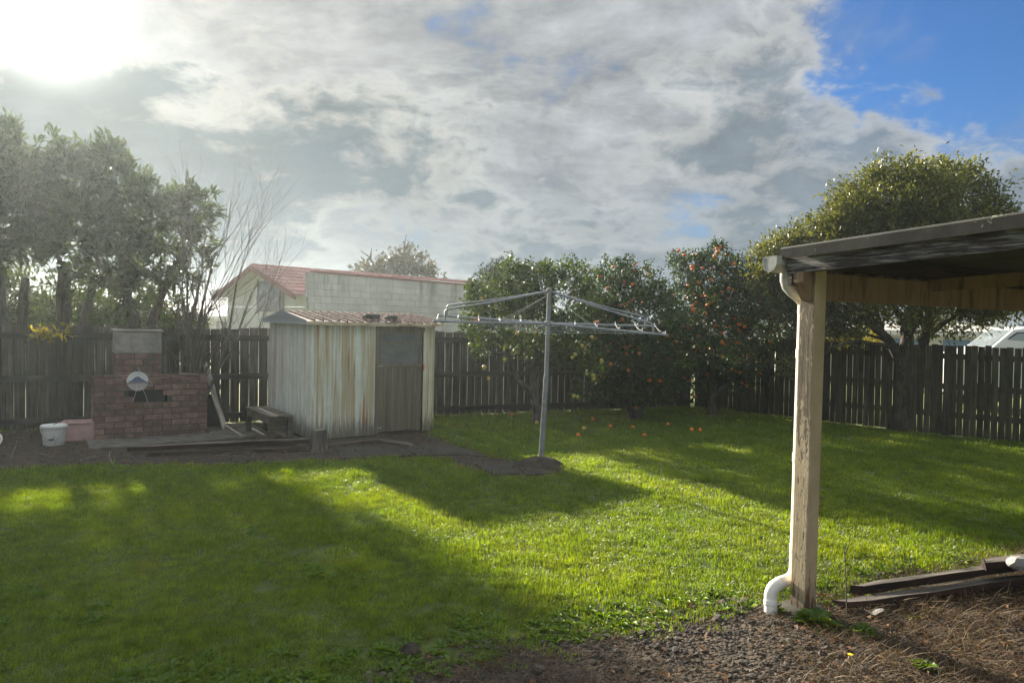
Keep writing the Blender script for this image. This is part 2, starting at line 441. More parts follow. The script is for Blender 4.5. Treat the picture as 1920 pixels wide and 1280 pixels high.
def f_cap(g):
    v, r = shifted(g); n = g.noise(v, 5, 6, .65)
    c = g.mix((.024, .024, .021), (.060, .058, .048), n.step(.3, .7))
    lich = g.noise(v, 34, 5, .7) * .6 + g.noise(v, 2.6, 3) * .5
    c = g.mix(c, (.36, .36, .25), lich.step(.63, .68))
    c = g.mix(c, (.30, .21, .06), g.noise(g.vadd(v, (4, 4, 4)), 28, 4, .7).step(.70, .75))
    return c, n + lich, .4, .004
mat('roof_cap', f_cap, .7)
mat('roof_under', lambda g: (g.mix((.05, .05, .05), (.10, .10, .10), g.noise(g.obj(), 3, 5)), None, 0, 0), .7)
def f_gutter(g):
    v = g.obj(); n = g.noise(v, 22, 5, .7)
    return g.mix((.50, .50, .48), (.20, .20, .19), n.step(.48, .70) * .8), None, 0, 0
mat('old_white_plastic', f_gutter, .45)
mat('white_plastic', lambda g: (g.mix((.78, .76, .71), (.60, .57, .50), g.noise(g.pos(), 9, 5, .7).step(.5, .75)), None, 0, 0), .35)
def f_bucket(g):
    v = g.obj(); return g.mix((.66, .66, .63), (.42, .40, .36), g.noise(v, 12, 5, .7).step(.5, .75)), None, 0, 0
mat('bucket_plastic', f_bucket, .45)
mat('pink_plastic', lambda g: (g.mix((.60, .40, .37), (.50, .34, .32), g.noise(g.obj(), 9, 5).step(.35, .7)), None, 0, 0), .55)
def f_plate(g):
    v = g.obj(); x, y, z = g.sep(v)
    ax = x._m('ABSOLUTE'); nz = g.noise(v, 22, 5) * .05
    blue = (ax * -.75 + .055 + nz - z).step(-.004, .008) * (z + nz).step(-.015, .0)
    dirt = (z * -1.0 - .005 + nz).step(.0, .05)
    c = g.mix((.66, .68, .68), (.07, .085, .19), blue)
    return g.mix(c, (.20, .15, .13), dirt * .8), None, 0, 0
mat('plate', f_plate, .3)

# vegetation
def f_leaf(c1, c2, c3=None):
    def fn(g):
        a = g.attr('rnd'); c = g.mix(c1, c2, a.step(.1, .9))
        if c3: c = g.mix(c, c3, a.step(.90, .95))
        return c, None, 0, 0
    return fn
mat('leaf_loquat', f_leaf((.030, .052, .022), (.075, .105, .045)), .42, 0, .4, .26)
mat('leaf_citrus', f_leaf((.016, .036, .010), (.050, .088, .022), (.16, .19, .035)), .5, 0, .26, .22)
mat('leaf_lemon', f_leaf((.024, .048, .014), (.072, .108, .028), (.20, .21, .04)), .5, 0, .28, .26)
mat('leaf_olive', f_leaf((.046, .062, .018), (.165, .178, .060), (.28, .25, .08)), .42, 0, .4, .30)
mat('leaf_dark', f_leaf((.014, .026, .014), (.036, .056, .026)), .5, 0, .3, .15)
mat('leaf_russet', f_leaf((.040, .042, .022), (.075, .068, .036), (.14, .06, .035)), .5, 0, .3, .25)
mat('leaf_yellow', f_leaf((.17, .17, .04), (.36, .31, .07)), .5, 0, .3, .4)
mat('leaf_weed', f_leaf((.06, .12, .018), (.13, .21, .035)), .5, 0, .3, .4)
def f_bark(a, b):
    def fn(g):
        v = g.obj(); n = g.noise(g.vscale(v, (14, 14, 4)), 1.2, 7, .7)
        c = g.mix(a, b, n.step(.3, .7)); c = g.mix(c, (.16, .17, .12), g.noise(v, 9, 5, .7).step(.6, .75) * .5)
        return c, n, .8, .012
    return fn
mat('bark_grey', f_bark((.035, .030, .025), (.12, .105, .088)), .95)
mat('bark_dark', f_bark((.026, .022, .018), (.088, .074, .060)), .95)
mat('bark_bare', f_bark((.06, .05, .043), (.15, .128, .11)), .9)
mat('mandarin_skin', lambda g: (g.hsv(g.mix((.74, .15, .020), (.80, .26, .035), g.rnd()), .5, 1, 1), g.noise(g.obj(), 120, 2), .1, .002), .4)
mat('lemon_skin', lambda g: (g.mix((.26, .30, .05), (.55, .38, .06), g.rnd()), g.noise(g.obj(), 120, 2), .1, .002), .42)

# ground
def f_grass(g):
    r = g.rnd(); a = g.attr('rnd'); p = g.pos()
    big = g.noise(p, .55, 4, .6); c = g.mix((.095, .165, .018), (.165, .235, .032), r)
    c = g.mix(c, (.20, .22, .055), (a.step(.80, .95) * .75))
    c = g.hsv(c, .5, 1.0, g.noise(p, 13.0, 4, .7).step(.28, .72) * .65 + .66)
    c = g.hsv(c, r * .03 + .485, 1.0, (r * 7.3)._m('FRACT') * .45 + .78)
    c = g.mul(c, g.mix((.78, .86, .8), (1.18, 1.08, 1.0), big.step(.3, .7)))
    c = g.mix(c, (.21, .205, .06), g.noise(p, 1.7, 6, .65).step(.58, .74) * .55)
    return c, None, 0, 0
mat('grass_blade', f_grass, .42, 0, .35, .5)
def f_soil(g):
    p = g.pos(); n = g.noise(p, 6, 7, .7)
    c = g.mix((.045, .06, .016), (.085, .11, .028), n.step(.3, .7)); c = g.mix(c, (.07, .05, .03), g.noise(p, 1.6, 5, .7).step(.55, .75) * .5)
    return c, n, .6, .02
mat('lawn_soil', f_soil, .95)
def f_far(g):
    p = g.pos(); n = g.noise(p, .7, 7, .7)
    return g.mix((.10, .13, .03), (.20, .21, .07), n.step(.3, .7)), n, .4, .02
mat('far_ground', f_far, .95)
def f_dirt(g):
    p = g.pos(); n = g.noise(p, 7, 8, .7)
    c = g.mix((.024, .019, .014), (.080, .064, .047), n.step(.3, .75)); c = g.mix(c, (.045, .06, .02), g.noise(p, 1.8, 5, .7).step(.58, .75) * .6)
    return c, n, .9, .03
mat('bare_dirt', f_dirt, .95)
def f_grv(g):
    p = g.pos(); vo = g.voro(p, 42); n = g.noise(p, 5, 7, .7)
    c = g.mix((.026, .019, .013), (.082, .060, .042), n.step(.3, .7))
    return c, vo * -1.0 + n, .9, .02
mat('gravel_bed', f_grv, .95)
mat('gravel_stone', lambda g: (g.hsv(g.mix((.036, .030, .024), (.112, .096, .078), g.rnd()), .5, 1, g.noise(g.obj(), 60, 3) * .6 + .7), g.noise(g.obj(), 90, 4), .4, .003), .85)
mat('straw', lambda g: (g.mix((.050, .033, .020), (.30, .22, .13), g.attr('rnd').pow(1.8)), None, 0, 0), .7, 0, .3, .2)
mat('litter', lambda g: (g.mix((.06, .030, .018), (.27, .145, .075), g.attr('rnd')), None, 0, 0), .8, 0, .25, .15)
mat('hill_far', lambda g: (g.mix((.04, .055, .05), (.07, .085, .07), g.noise(g.pos(), .05, 5)), None, 0, 0), .95)
mat('car_white', lambda g: (g.mix((.70, .70, .69), (.62, .62, .61), g.noise(g.obj(), 3, 4)), None, 0, 0), .3, 0, .5)
mat('car_glass', lambda g: (g.mix((.26, .31, .33), (.40, .45, .47), g.noise(g.obj(), 1.5, 3)), None, 0, 0), .12, 0, .7)
mat('black_rubber', lambda g: ((.015, .015, .016), None, 0, 0), .6)
mat('hub_metal', lambda g: ((.40, .40, .41), None, 0, 0), .35, .7)
mat('flower_yellow', lambda g: ((.80, .60, .02), None, 0, 0), .6)

# ------------------------------------------------------------------ scatter (for stuff only)
def scatter(name, pts, rot, scl, meshes, label_kind='stuff'):
    col = bpy.data.collections.new(name + '_sources')
    for i, me in enumerate(meshes):
        o = bpy.data.objects.new(f'{name}_source', me); col.objects.link(o)
    me = bpy.data.meshes.new(name); n = len(pts)
    me.vertices.add(n); me.vertices.foreach_set('co', np.asarray(pts, np.float32).ravel())
    a = me.attributes.new('rot', 'FLOAT_VECTOR', 'POINT'); a.data.foreach_set('vector', np.asarray(rot, np.float32).ravel())
    a = me.attributes.new('scl', 'FLOAT_VECTOR', 'POINT'); a.data.foreach_set('vector', np.asarray(scl, np.float32).ravel())
    a = me.attributes.new('idx', 'INT', 'POINT'); a.data.foreach_set('value', rng.integers(0, len(meshes), n).astype(np.int32))
    o = bpy.data.objects.new(name, me); C.objects.link(o)
    ng = bpy.data.node_groups.new(name, 'GeometryNodeTree')
    ng.interface.new_socket('Geometry', in_out='INPUT', socket_type='NodeSocketGeometry'); ng.interface.new_socket('Geometry', in_out='OUTPUT', socket_type='NodeSocketGeometry')
    N = ng.nodes.new; gi = N('NodeGroupInput'); go = N('NodeGroupOutput')
    ci = N('GeometryNodeCollectionInfo'); ci.inputs['Collection'].default_value = col; ci.inputs['Separate Children'].default_value = True; ci.inputs['Reset Children'].default_value = True
    ip = N('GeometryNodeInstanceOnPoints'); ip.inputs['Pick Instance'].default_value = True
    def named(nm, ty):
        q = N('GeometryNodeInputNamedAttribute'); q.data_type = ty; q.inputs[0].default_value = nm
        return [s for s in q.outputs if s.enabled and s.name == 'Attribute'][0]
    L = ng.links.new
    L(gi.outputs[0], ip.inputs['Points']); L(ci.outputs[0], ip.inputs['Instance'])
    L(named('idx', 'INT'), ip.inputs['Instance Index'])
    e2r = N('FunctionNodeEulerToRotation'); L(named('rot', 'FLOAT_VECTOR'), e2r.inputs[0]); L(e2r.outputs[0], ip.inputs['Rotation'])
    L(named('scl', 'FLOAT_VECTOR'), ip.inputs['Scale']); L(ip.outputs[0], go.inputs[0])
    md = o.modifiers.new('scatter', 'NODES'); md.node_group = ng
    return kind(o, label_kind)

def blades_mesh(name, n, rad, h, wd, lean, m, curl=.5, flat=False):
    """a tuft of n bent blades"""
    ang = rng.uniform(0, 2 * np.pi, n); rr = rad * np.sqrt(rng.uniform(0, 1, n))
    b = np.stack([rr * np.cos(ang), rr * np.sin(ang), np.zeros(n)], 1)
    az = rng.uniform(0, 2 * np.pi, n); ln = rng.uniform(.2, 1, n) * lean; hh = h * rng.uniform(.5, 1.15, n)
    d = np.stack([np.cos(az) * np.sin(ln), np.sin(az) * np.sin(ln), np.cos(ln)], 1)
    ln2 = ln + curl * rng.uniform(.2, 1, n); d2 = np.stack([np.cos(az) * np.sin(ln2), np.sin(az) * np.sin(ln2), np.cos(ln2)], 1)
    s = np.stack([-np.sin(az + .7), np.cos(az + .7), np.zeros(n)], 1) * (wd / 2)
    p1 = b + d * (hh * .55)[:, None]; p2 = p1 + d2 * (hh * .5)[:, None]
    v = np.stack([b - s, b + s, p1 - s * .8, p1 + s * .8, p2], 1).reshape(-1, 3)
    o = np.arange(n)[:, None] * 5
    f = np.concatenate([o + np.array([[0, 1, 3]]), o + np.array([[0, 3, 2]]), o + np.array([[2, 3, 4]])], 0)
    me = np_mesh(name, v, f, {'rnd': np.repeat(rng.uniform(0, 1, n), 5)}); me.materials.append(MATS[m]); return me

def in_poly(x, y, poly):
    c = np.zeros(len(x), bool); n = len(poly); j = n - 1
    for i in range(n):
        xi, yi = poly[i][:2]; xj, yj = poly[j][:2]
        c ^= ((yi > y) != (yj > y)) & (x < (xj - xi) * (y - yi) / (yj - yi + 1e-12) + xi); j = i
    return c
def poly_dist(x, y, poly):
    d = np.full(len(x), 1e9); n = len(poly)
    for i in range(n):
        ax, ay = poly[i][:2]; bx, by = poly[(i + 1) % n][:2]; dx, dy = bx - ax, by - ay
        t = np.clip(((x - ax) * dx + (y - ay) * dy) / (dx * dx + dy * dy + 1e-12), 0, 1)
        d = np.minimum(d, np.hypot(x - ax - t * dx, y - ay - t * dy))
    return d
_gw = rng.uniform(-1, 1, (14, 4))
def vnoise(x, y, s):             # cheap smooth noise in -1..1
    r = np.zeros(len(x))
    for i, (a, b, c, d) in enumerate(_gw): r += np.sin(x * s * (a * 2 + .3) * (1 + i * .25) + y * s * (b * 2 - .2) * (1 + i * .25) + c * 9) / (1 + i * .35)
    return r / 3.2

# ------------------------------------------------------------------ ground sheets
def fence_l(X): return 14.03 + .45 * X          # line of the fence behind the shed
CORNER = Vector((4.014, 15.836, 0))
def P2(lst): return [gd(*p) for p in lst]
def wobble(poly, amp=.05, stepm=.15):
    out = []; n = len(poly)
    for i in range(n):
        a = Vector(poly[i][:2]); b = Vector(poly[(i + 1) % n][:2]); k = max(1, min(120, int((b - a).length / stepm)))
        for j in range(k):
            p = a.lerp(b, j / k); out.append((p.x + random.uniform(-amp, amp), p.y + random.uniform(-amp, amp)))
    return out
def sheet(name, poly, z, m, k='structure', wob=.05):
    q = wobble(poly, wob) if wob else [tuple(p[:2]) for p in poly]
    mb = MB(); mb.v = [(x, y, z) for x, y in q]; mb.f = [tuple(range(len(q)))]
    o = obj(name, mb, m); return kind(o, k)
gnd = MB(); gnd.add([(-180, -50, -.004), (180, -50, -.004), (180, 170, -.004), (-180, 170, -.004)], [(0, 1, 2, 3)])
kind(obj('ground', gnd, 'far_ground'), 'structure')

LAWN = [(-13, fence_l(-13) - .03), (CORNER.x, CORNER.y - .03), (13.5, 19.85 - 13.5), (13.5, -3), (-13, -3)]
sheet('lawn', LAWN, .002, 'lawn_soil', wob=0)
SHED_A = R(35.5); SHED_O = Vector((-2.86, 10.31, 0)); SHED_W, SHED_D = 2.0, 2.0
su = Vector((math.cos(SHED_A), math.sin(SHED_A), 0)); sv = Vector((-math.sin(SHED_A), math.cos(SHED_A), 0))
BED = [tuple(gd(*p)[:2]) for p in [(-90, 890), (0, 882), (120, 878), (240, 874), (400, 873), (560, 868), (680, 863), (760, 860), (825, 863), (870, 880), (920, 893), (980, 900), (1040, 897), (1066, 885),
        (1040, 868), (985, 866), (930, 856), (880, 843), (850, 830), (826, 819)]]
BED += [tuple((SHED_O + su * (SHED_W + .1) + sv * 1.2)[:2]), (-2.6, fence_l(-2.6) - .05), (-13, fence_l(-13) - .05), (-13, 7.0)]
BEDW = wobble(BED, .05)
sheet('garden_bed', BEDW, .006, 'bare_dirt', wob=0)
GRAVEL = [tuple(gd(*p)[:2]) for p in [(1560, 1118), (1440, 1132), (1330, 1146), (1230, 1158), (1120, 1182), (1000, 1200), (900, 1222), (810, 1245), (700, 1275), (560, 1330)]]
GRAVEL = [(6.5, 6.6), (3.7, 5.45), tuple(gd(1700, 1080)[:2])] + GRAVEL + [(-2.0, 1.2), (8, 1.2)]
GRAVELW = wobble(GRAVEL, .05)
sheet('gravel_yard', GRAVELW, .006, 'gravel_bed', wob=0)
STRAWP = [tuple(gd(*p)[:2]) for p in [(1560, 1120), (1700, 1085), (1930, 1040), (2100, 1060), (2100, 1330), (1480, 1330), (1500, 1260), (1640, 1240), (1560, 1180)]]
TREE_BED = [tuple(gd(*p)[:2]) for p in [(1590, 796), (1640, 806), (1690, 816), (1780, 822), (1860, 830), (1800, 818), (1720, 806)]]

# lawn grass: tufts
def lawn_points():
    pts = []; sc_ = []
    for y0, y1, dens, s in ((1.7, 3.6, 420, .72), (3.6, 5.2, 420, .75), (5.2, 7.5, 300, .9), (7.5, 10.5, 200, 1.1), (10.5, 16.2, 120, 1.4)):
        xm = .74 * y1 + .8; n = int(dens * 2 * xm * (y1 - y0))
        x = rng.uniform(-xm, xm, n); y = rng.uniform(y0, y1, n)
        k = (y < fence_l(x) - .08) & (y < 19.75 - x) & (np.abs(x) < .74 * y + .8)
        x, y = x[k], y[k]
        inb = in_poly(x, y, BEDW); db = poly_dist(x, y, BEDW)
        ing = in_poly(x, y, GRAVELW); dg = poly_dist(x, y, GRAVELW)
        ok = ~(inb & (db > rng.uniform(0, .10, len(x)))) & ~(ing & (dg > rng.exponential(.07, len(x))))
        ok &= ~(in_poly(x, y, TREE_BED) & (rng.uniform(0, 1, len(x)) > .2))
        thin = vnoise(x, y, 2.2); ok &= (thin > -.85) | (rng.uniform(0, 1, len(x)) < .45)
        near_g = (~ing) & (dg < .45); ok &= ~near_g | (rng.uniform(0, 1, len(x)) < .55 + dg)
        x, y = x[ok], y[ok]
        h = s * rng.uniform(.7, 1.25, len(x)) * (1 + .22 * vnoise(x, y, 1.3))
        pts.append(np.stack([x, y, np.full(len(x), .002)], 1)); sc_.append(np.stack([s * rng.uniform(.9, 1.2, len(x)), s * rng.uniform(.9, 1.2, len(x)), np.clip(h, .35, 2)], 1))
    return np.concatenate(pts), np.concatenate(sc_)
gp, gs = lawn_points()
gs[:, 2] *= np.where(rng.uniform(0, 1, len(gs)) < .07, rng.uniform(1.3, 2.0, len(gs)), 1) * np.clip(1 + .35 * vnoise(gp[:, 0], gp[:, 1], 4.0), .55, 1.6)
tufts = [blades_mesh('tuft', 38, .085, .044, .0056, .75, 'grass_blade', .7) for _ in range(5)]
gr_rot = np.stack([rng.normal(0, .08, len(gp)), rng.normal(0, .08, len(gp)), rng.uniform(0, 6.28, len(gp))], 1)
scatter('lawn_grass', gp, gr_rot, gs, tufts)

# gravel stones
def rock_mesh(name, m, sub=1, flat=.6, rough=.25):
    import bmesh
    bm = bmesh.new(); bmesh.ops.create_icosphere(bm, subdivisions=sub, radius=1)
    for v in bm.verts: v.co = v.co * (1 + random.uniform(-rough, rough)); v.co.z *= flat
    me = bpy.data.meshes.new(name); bm.to_mesh(me); bm.free(); me.materials.append(MATS[m]); return me
stones = [rock_mesh('stone', 'gravel_stone') for _ in range(6)]
def region_points(n, xr, yr, polys, edge=.0, clump=None):
    x = rng.uniform(*xr, n); y = rng.uniform(*yr, n); k = np.zeros(n, bool)
    for p in polys: k |= in_poly(x, y, p) | (poly_dist(x, y, p) < edge)
    k &= np.abs(x) < .74 * y + .8
    if clump is not None: k &= vnoise(x, y, 3.0) > clump + rng.normal(0, .35, n)
    return x[k], y[k]
x, y = region_points(34000, (-2.2, 5.5), (1.7, 5.4), [GRAVELW], .10)
kk = (vnoise(x, y, 2.4) > -.35) | (rng.uniform(0, 1, len(x)) < .35); x, y = x[kk], y[kk]
hs = (in_poly(x, y, STRAWP)) & (rng.uniform(0, 1, len(x)) < .72)
x, y = x[~hs], y[~hs]
s = np.clip(rng.lognormal(-4.72, .42, len(x)), .004, .034)
scatter('gravel', np.stack([x, y, .006 + s * .25], 1), rng.uniform(0, 6.28, (len(x), 3)) * np.array([.08, .08, 1]), np.stack([s, s * rng.uniform(.7, 1.2, len(x)), s], 1), stones)

# dead straw on the gravel and the dirt
straws = [blades_mesh('straw_clump', 11, .09, .17, .0035, 1.35, 'straw', .5) for _ in range(5)]
x1, y1 = region_points(5200, (1.2, 6.0), (1.7, 6.2), [STRAWP], .1)
x2, y2 = region_points(9500, (-2.2, 4.5), (1.7, 5.2), [GRAVELW], .12, .12)
x3, y3 = region_points(2600, (-9, 2), (6.8, 12), [BEDW], 0, .2)
x4, y4 = region_points(260, (4.5, 9), (10, 14), [TREE_BED], .1)
x = np.concatenate([x1, x2, x3, x4]); y = np.concatenate([y1, y2, y3, y4])
s = np.concatenate([rng.uniform(.6, 1.3, len(x1)), rng.uniform(.35, .8, len(x2)), rng.uniform(.4, .9, len(x3)), rng.uniform(.4, .8, len(x4))])
scatter('dry_straw', np.stack([x, y, np.full(len(x), .008)], 1), np.stack([rng.normal(0, .15, len(x)), rng.normal(0, .15, len(x)), rng.uniform(0, 6.28, len(x))], 1), np.stack([s, s, s * .55], 1), straws)

# low leafy weeds at the lawn's near edge
def rosette_mesh(name, n, L, m):
    az = rng.uniform(0, 6.28, n); el = rng.uniform(.1, .9, n); l = L * rng.uniform(.5, 1.1, n)
    d = np.stack([np.cos(az) * np.cos(el), np.sin(az) * np.cos(el), np.sin(el)], 1); s_ = np.stack([-np.sin(az), np.cos(az), np.zeros(n)], 1)
    b = np.zeros((n, 3)); wd = l * .16
    p1 = d * (l * .5)[:, None] + np.array([0, 0, .01]); p2 = d * l[:, None]; p2[:, 2] *= .55
    v = np.stack([b, p1 + s_ * wd[:, None], p2, p1 - s_ * wd[:, None]], 1).reshape(-1, 3); o = np.arange(n)[:, None] * 4
    f = np.concatenate([o + np.array([[0, 1, 2]]), o + np.array([[0, 2, 3]])]); me = np_mesh(name, v, f, {'rnd': np.repeat(rng.uniform(0, 1, n), 4)}); me.materials.append(MATS[m]); return me
ros = [rosette_mesh('rosette', 12, .085, 'leaf_weed') for _ in range(4)]
n = 7600; y = 2.6 + 3.6 * rng.uniform(0, 1, n) ** 1.7; x = rng.uniform(-1, 1, n) * (.74 * y + .5)
dg = poly_dist(x, y, GRAVELW); ing = in_poly(x, y, GRAVELW)
k = (~ing | (dg < .12)) & ((vnoise(x, y, 2.6) > .15 + (y - 3) * .20) | ((dg < .35) & (rng.uniform(0, 1, n) < .45)))
x, y = x[k], y[k]; s = rng.uniform(.4, 1.0, len(x))
scatter('lawn_weeds', np.stack([x, y, np.full(len(x), .004)], 1), np.stack([rng.normal(0, .1, len(x)), rng.normal(0, .1, len(x)), rng.uniform(0, 6.28, len(x))], 1), np.stack([s, s, s], 1), ros)

# fallen leaves: curled little faces lying about
def litter(name, x, y, L=.05, z=.012):
    n = len(x); az = rng.uniform(0, 6.28, n); l = L * rng.uniform(.5, 1.3, n)
    d = np.stack([np.cos(az), np.sin(az), rng.normal(0, .25, n)], 1); s_ = np.stack([-np.sin(az), np.cos(az), rng.normal(0, .35, n)], 1)
    b = np.stack([x, y, np.full(n, z) + rng.uniform(0, .012, n)], 1)
    up = np.array([0, 0, 1.0]) * (l * .18)[:, None]
    v = np.stack([b, b + d * (l * .5)[:, None] + s_ * (l * .24)[:, None] + up, b + d * l[:, None], b + d * (l * .5)[:, None] - s_ * (l * .24)[:, None] + up], 1).reshape(-1, 3)
    o = np.arange(n)[:, None] * 4; f = np.concatenate([o + np.array([[0, 1, 2]]), o + np.array([[0, 2, 3]])])
    return kind(obj(name, np_mesh(name, v, f, {'rnd': np.repeat(rng.uniform(0, 1, n) ** 1.6, 4)}), 'litter'), 'stuff')
xa, ya = region_points(22000, (-9, 2.5), (6.5, 13), [BEDW], .02)
k = (poly_dist(xa, ya, BEDW) < rng.exponential(.16, len(xa))) & (xa > -2.6) | (rng.uniform(0, 1, len(xa)) < .25)
xb, yb = region_points(900, (4.5, 9), (10, 14), [TREE_BED], .12)
xc, yc = region_points(9000, (.3, 5.5), (1.7, 6), [STRAWP], .1); kc = rng.uniform(0, 1, len(xc)) < .45
xd = rng.uniform(-3, 9, 420); yd = rng.uniform(6, 14, 420); kd = (yd < 19.6 - xd) & (yd < fence_l(xd) - .2) & (np.abs(xd) < .74 * yd)
xe, ye = region_points(4500, (-2.2, 4.5), (1.7, 5.4), [GRAVELW], .15, .0)
litter('leaf_litter', np.concatenate([xa[k], xb, xc[kc], xd[kd], xe]), np.concatenate([ya[k], yb, yc[kc], yd[kd], ye]), .042)

# ------------------------------------------------------------------ fences
def paling_meshes(wd, th, H, m, n=6):
    out = []
    for _ in range(n):
        mb = MB(); hz = H + random.uniform(-.015, .015); t = random.uniform(-.006, .006); sk = random.uniform(-.004, .004)
        vs = []
        for z in (0, hz * .5, hz):
            b = sk if z == hz * .5 else 0
            vs += [(-wd / 2 + b, -th / 2, z), (wd / 2 + b, -th / 2, z), (wd / 2 + b, th / 2, z), (-wd / 2 + b, th / 2, z)]
        vs[8] = (vs[8][0], vs[8][1], vs[8][2] + t); vs[11] = (vs[11][0], vs[11][1], vs[11][2] + t)
        fs = [(3, 2, 1, 0), (8, 9, 10, 11)]
        for a in (0, 4):
            for k in range(4): fs.append((a + k, a + (k + 1) % 4, a + 4 + (k + 1) % 4, a + 4 + k))
        me = mb.add(vs, fs).mesh('paling'); me.materials.append(MATS[m]); out.append(me)
    return out
def fence(name, label, p, q, pitch, wd, H, rails_front, rails, m, rail_m, post_gap=2.4, lean=0.0, skip=()):
    p = Vector(p); q = Vector(q); d = q - p; L = d.length; rz = math.atan2(d.y, d.x)
    t = thing(name, label, 'fence', p, rz)
    ms = paling_meshes(wd, .019, H, m); n = int(L / pitch)
    for i in range(n):
        if i in skip: continue
        obj('paling', random.choice(ms), None, t, ((i + .5) * pitch + random.uniform(-.002, .002), random.uniform(-.003, .003), .015 + random.uniform(-.012, .012)),
            (random.gauss(0, .006), random.gauss(lean, .0028), random.gauss(0, .01)))
    sy = -.034 if rails_front else .034
    for z in rails: obj('rail', MB().box((L / 2, sy, z), (L, .045, .095)), rail_m, t)
    k = int(L / post_gap)
    for i in range(k + 1):
        obj('fence_post', MB().box((min(i * post_gap + .05, L - .06), sy * 3.2, (H - .05) / 2), (.1, .1, H - .05)), rail_m, t)
    return t
FA = Vector((-12.6, fence_l(-12.6), 0))
fence('paling_fence', 'long grey paling fence with rails showing, running behind the metal shed and brick barbecue', FA, CORNER - Vector((.02, .01, 0)), .15, .1425, 1.56, True, (.14, .78, 1.42), 'fence_wood', 'rail_wood', lean=-.004)
fence('paling_fence', 'dark mossy paling fence on the right, behind the big rounded tree', CORNER + Vector((.035, -.035, 0)), (12.4, 19.85 - 12.4, 0), .1005, .0915, 1.53, False, (.36, .84, 1.36), 'fence_wood_mossy', 'rail_wood', lean=-.012)

# ------------------------------------------------------------------ garden shed
def ribbed(L, H, pitch, dep, rib=.35):
    """ribbed metal sheet along x, ribs stand out towards -y"""
    xs = []; x = 0
    while x < L - 1e-4:
        a = min(x + pitch * (1 - rib) , L); xs += [(x, 0), (a, 0)]
        if a + pitch * rib * .95 < L: xs += [(a + pitch * rib * .25, -dep), (a + pitch * rib * .75, -dep)]
        x += pitch
    xs.append((L, 0)); pr = []
    for p in xs:
        if not pr or p[0] > pr[-1][0] + 1e-5: pr.append(p)
    vs = [(x, y, z) for z in (0, H) for x, y in pr]; n = len(pr)
    return vs, [(i, i + 1, n + i + 1, n + i) for i in range(n - 1)]
def sheet_solid(o, th=.002):
    md = o.modifiers.new('thickness', 'SOLIDIFY'); md.thickness = th; md.offset = 1; return o
shed = thing('garden_shed', 'pale blue rust-streaked metal garden shed with a brown door and rusty roof', 'shed', SHED_O, SHED_A)
SH = 1.67; W, Dp = SHED_W, SHED_D; RZ = 1.83
vs, fs = ribbed(.98, SH, .098, .014, .4); sheet_solid(obj('front_wall', MB().add(vs, fs), 'shed_paint_rusty', shed, (0, 0, .03)))
vs, fs = ribbed(.20, SH - .02, .1, .014, .4); sheet_solid(obj('corner_panel', MB().add(vs, fs), 'shed_paint_cream', shed, (W - .20, 0, .03)))
vs, fs = ribbed(Dp, SH, .062, .012, .45); sheet_solid(obj('side_wall', MB().add(vs, fs, Matrix.Rotation(-math.pi / 2, 4, 'Z')), 'shed_paint', shed, (0, Dp, .03)))
vs, fs = ribbed(Dp, SH, .062, .012, .45); sheet_solid(obj('side_wall', MB().add(vs, fs, Matrix.Rotation(math.pi / 2, 4, 'Z')), 'shed_paint', shed, (W, 0, .03)))
vs, fs = ribbed(W, SH, .1, .012, .4); sheet_solid(obj('back_wall', MB().add(vs, fs, Matrix.Rotation(math.pi, 4, 'Z')), 'shed_paint', shed, (W, Dp, .03)))
for sx in (0, W):
    mb = MB(); mb.add([(sx, 0, SH + .03), (sx, Dp, SH + .03), (sx, Dp / 2, RZ)], [(0, 1, 2), (2, 1, 0)]); obj('gable', mb, 'shed_paint', shed)
obj('door_header', MB().box((1.39, .012, SH - .025), (.86, .03, .11)), 'shed_door', shed)
obj('door_jamb', MB().box((1.005, .004, .85), (.045, .035, 1.62)), 'shed_door', shed)
obj('floor_bearer', MB().box((W / 2, .03, .018), (W - .02, .06, .036)), 'bench_wood', shed)
vs, fs = ribbed(.745, 1.00, .062, .008, .45)
door = sheet_solid(obj('door', MB().add(vs, fs), 'shed_door', shed, (1.035, .022, .06)))
dz = 1.06 - .06
obj('upper_panel', MB().box((.37, .006, dz + .265), (.70, .012, .47)), 'door_upper', door)
for z, h in ((dz + .02, .05), (dz + .355, .024), (dz + .515, .04)): obj('door_rail', MB().box((.372, -.008, z), (.745, .022, h)), 'shed_door', door)
for xx in (.018, .727): obj('door_stile', MB().box((xx, -.006, dz + .27), (.036, .020, .46)), 'shed_door', door)
for z in (.07, 1.01): obj('hinge', MB().box((.03, -.026, z), (.07, .008, .014)), 'steel_bit', door)
obj('latch', MB().box((.765, -.03, 1.0), (.03, .02, .03)).box((.765, -.03, .955), (.016, .014, .05)), 'red_plastic', door)
# roof: front and back slopes of lapped ribbed sheets
ov = .09
def roof_slope(sgn):
    y0 = -ov if sgn < 0 else Dp + ov; z0 = SH + .055; n = 6; Ls = (W + .22) / n; ym = Dp / 2
    ln = math.hypot(ym - y0, RZ + .03 - z0)
    for i in range(n):
        x0 = -.11 + i * Ls; vs, fs = ribbed(Ls + .01, 1, .123, .034, .24)
        M_ = []
        for (a, b, c) in vs:
            yy = y0 + (ym - y0) * c; zz = z0 + (RZ + .03 - z0) * c - b + (.003 if i % 2 else 0) + (0.012 * math.sin(a * 9 + i * 2) if c < .5 and sgn < 0 else 0)
            M_.append((x0 + a, yy, zz))
        sheet_solid(obj('roof_sheet', MB().add(M_, fs), 'rusty_roof', shed), .0015)
roof_slope(-1); roof_slope(1)
tr = MB()
for k in range(14):
    xa = -.115 + (W + .23) * k / 14; xb = -.115 + (W + .23) * (k + 1) / 14; za = SH + .035 + random.uniform(-.008, .006)
    tr.box(((xa + xb) / 2, -ov - .006, za), (xb - xa + .002, .010, .045))
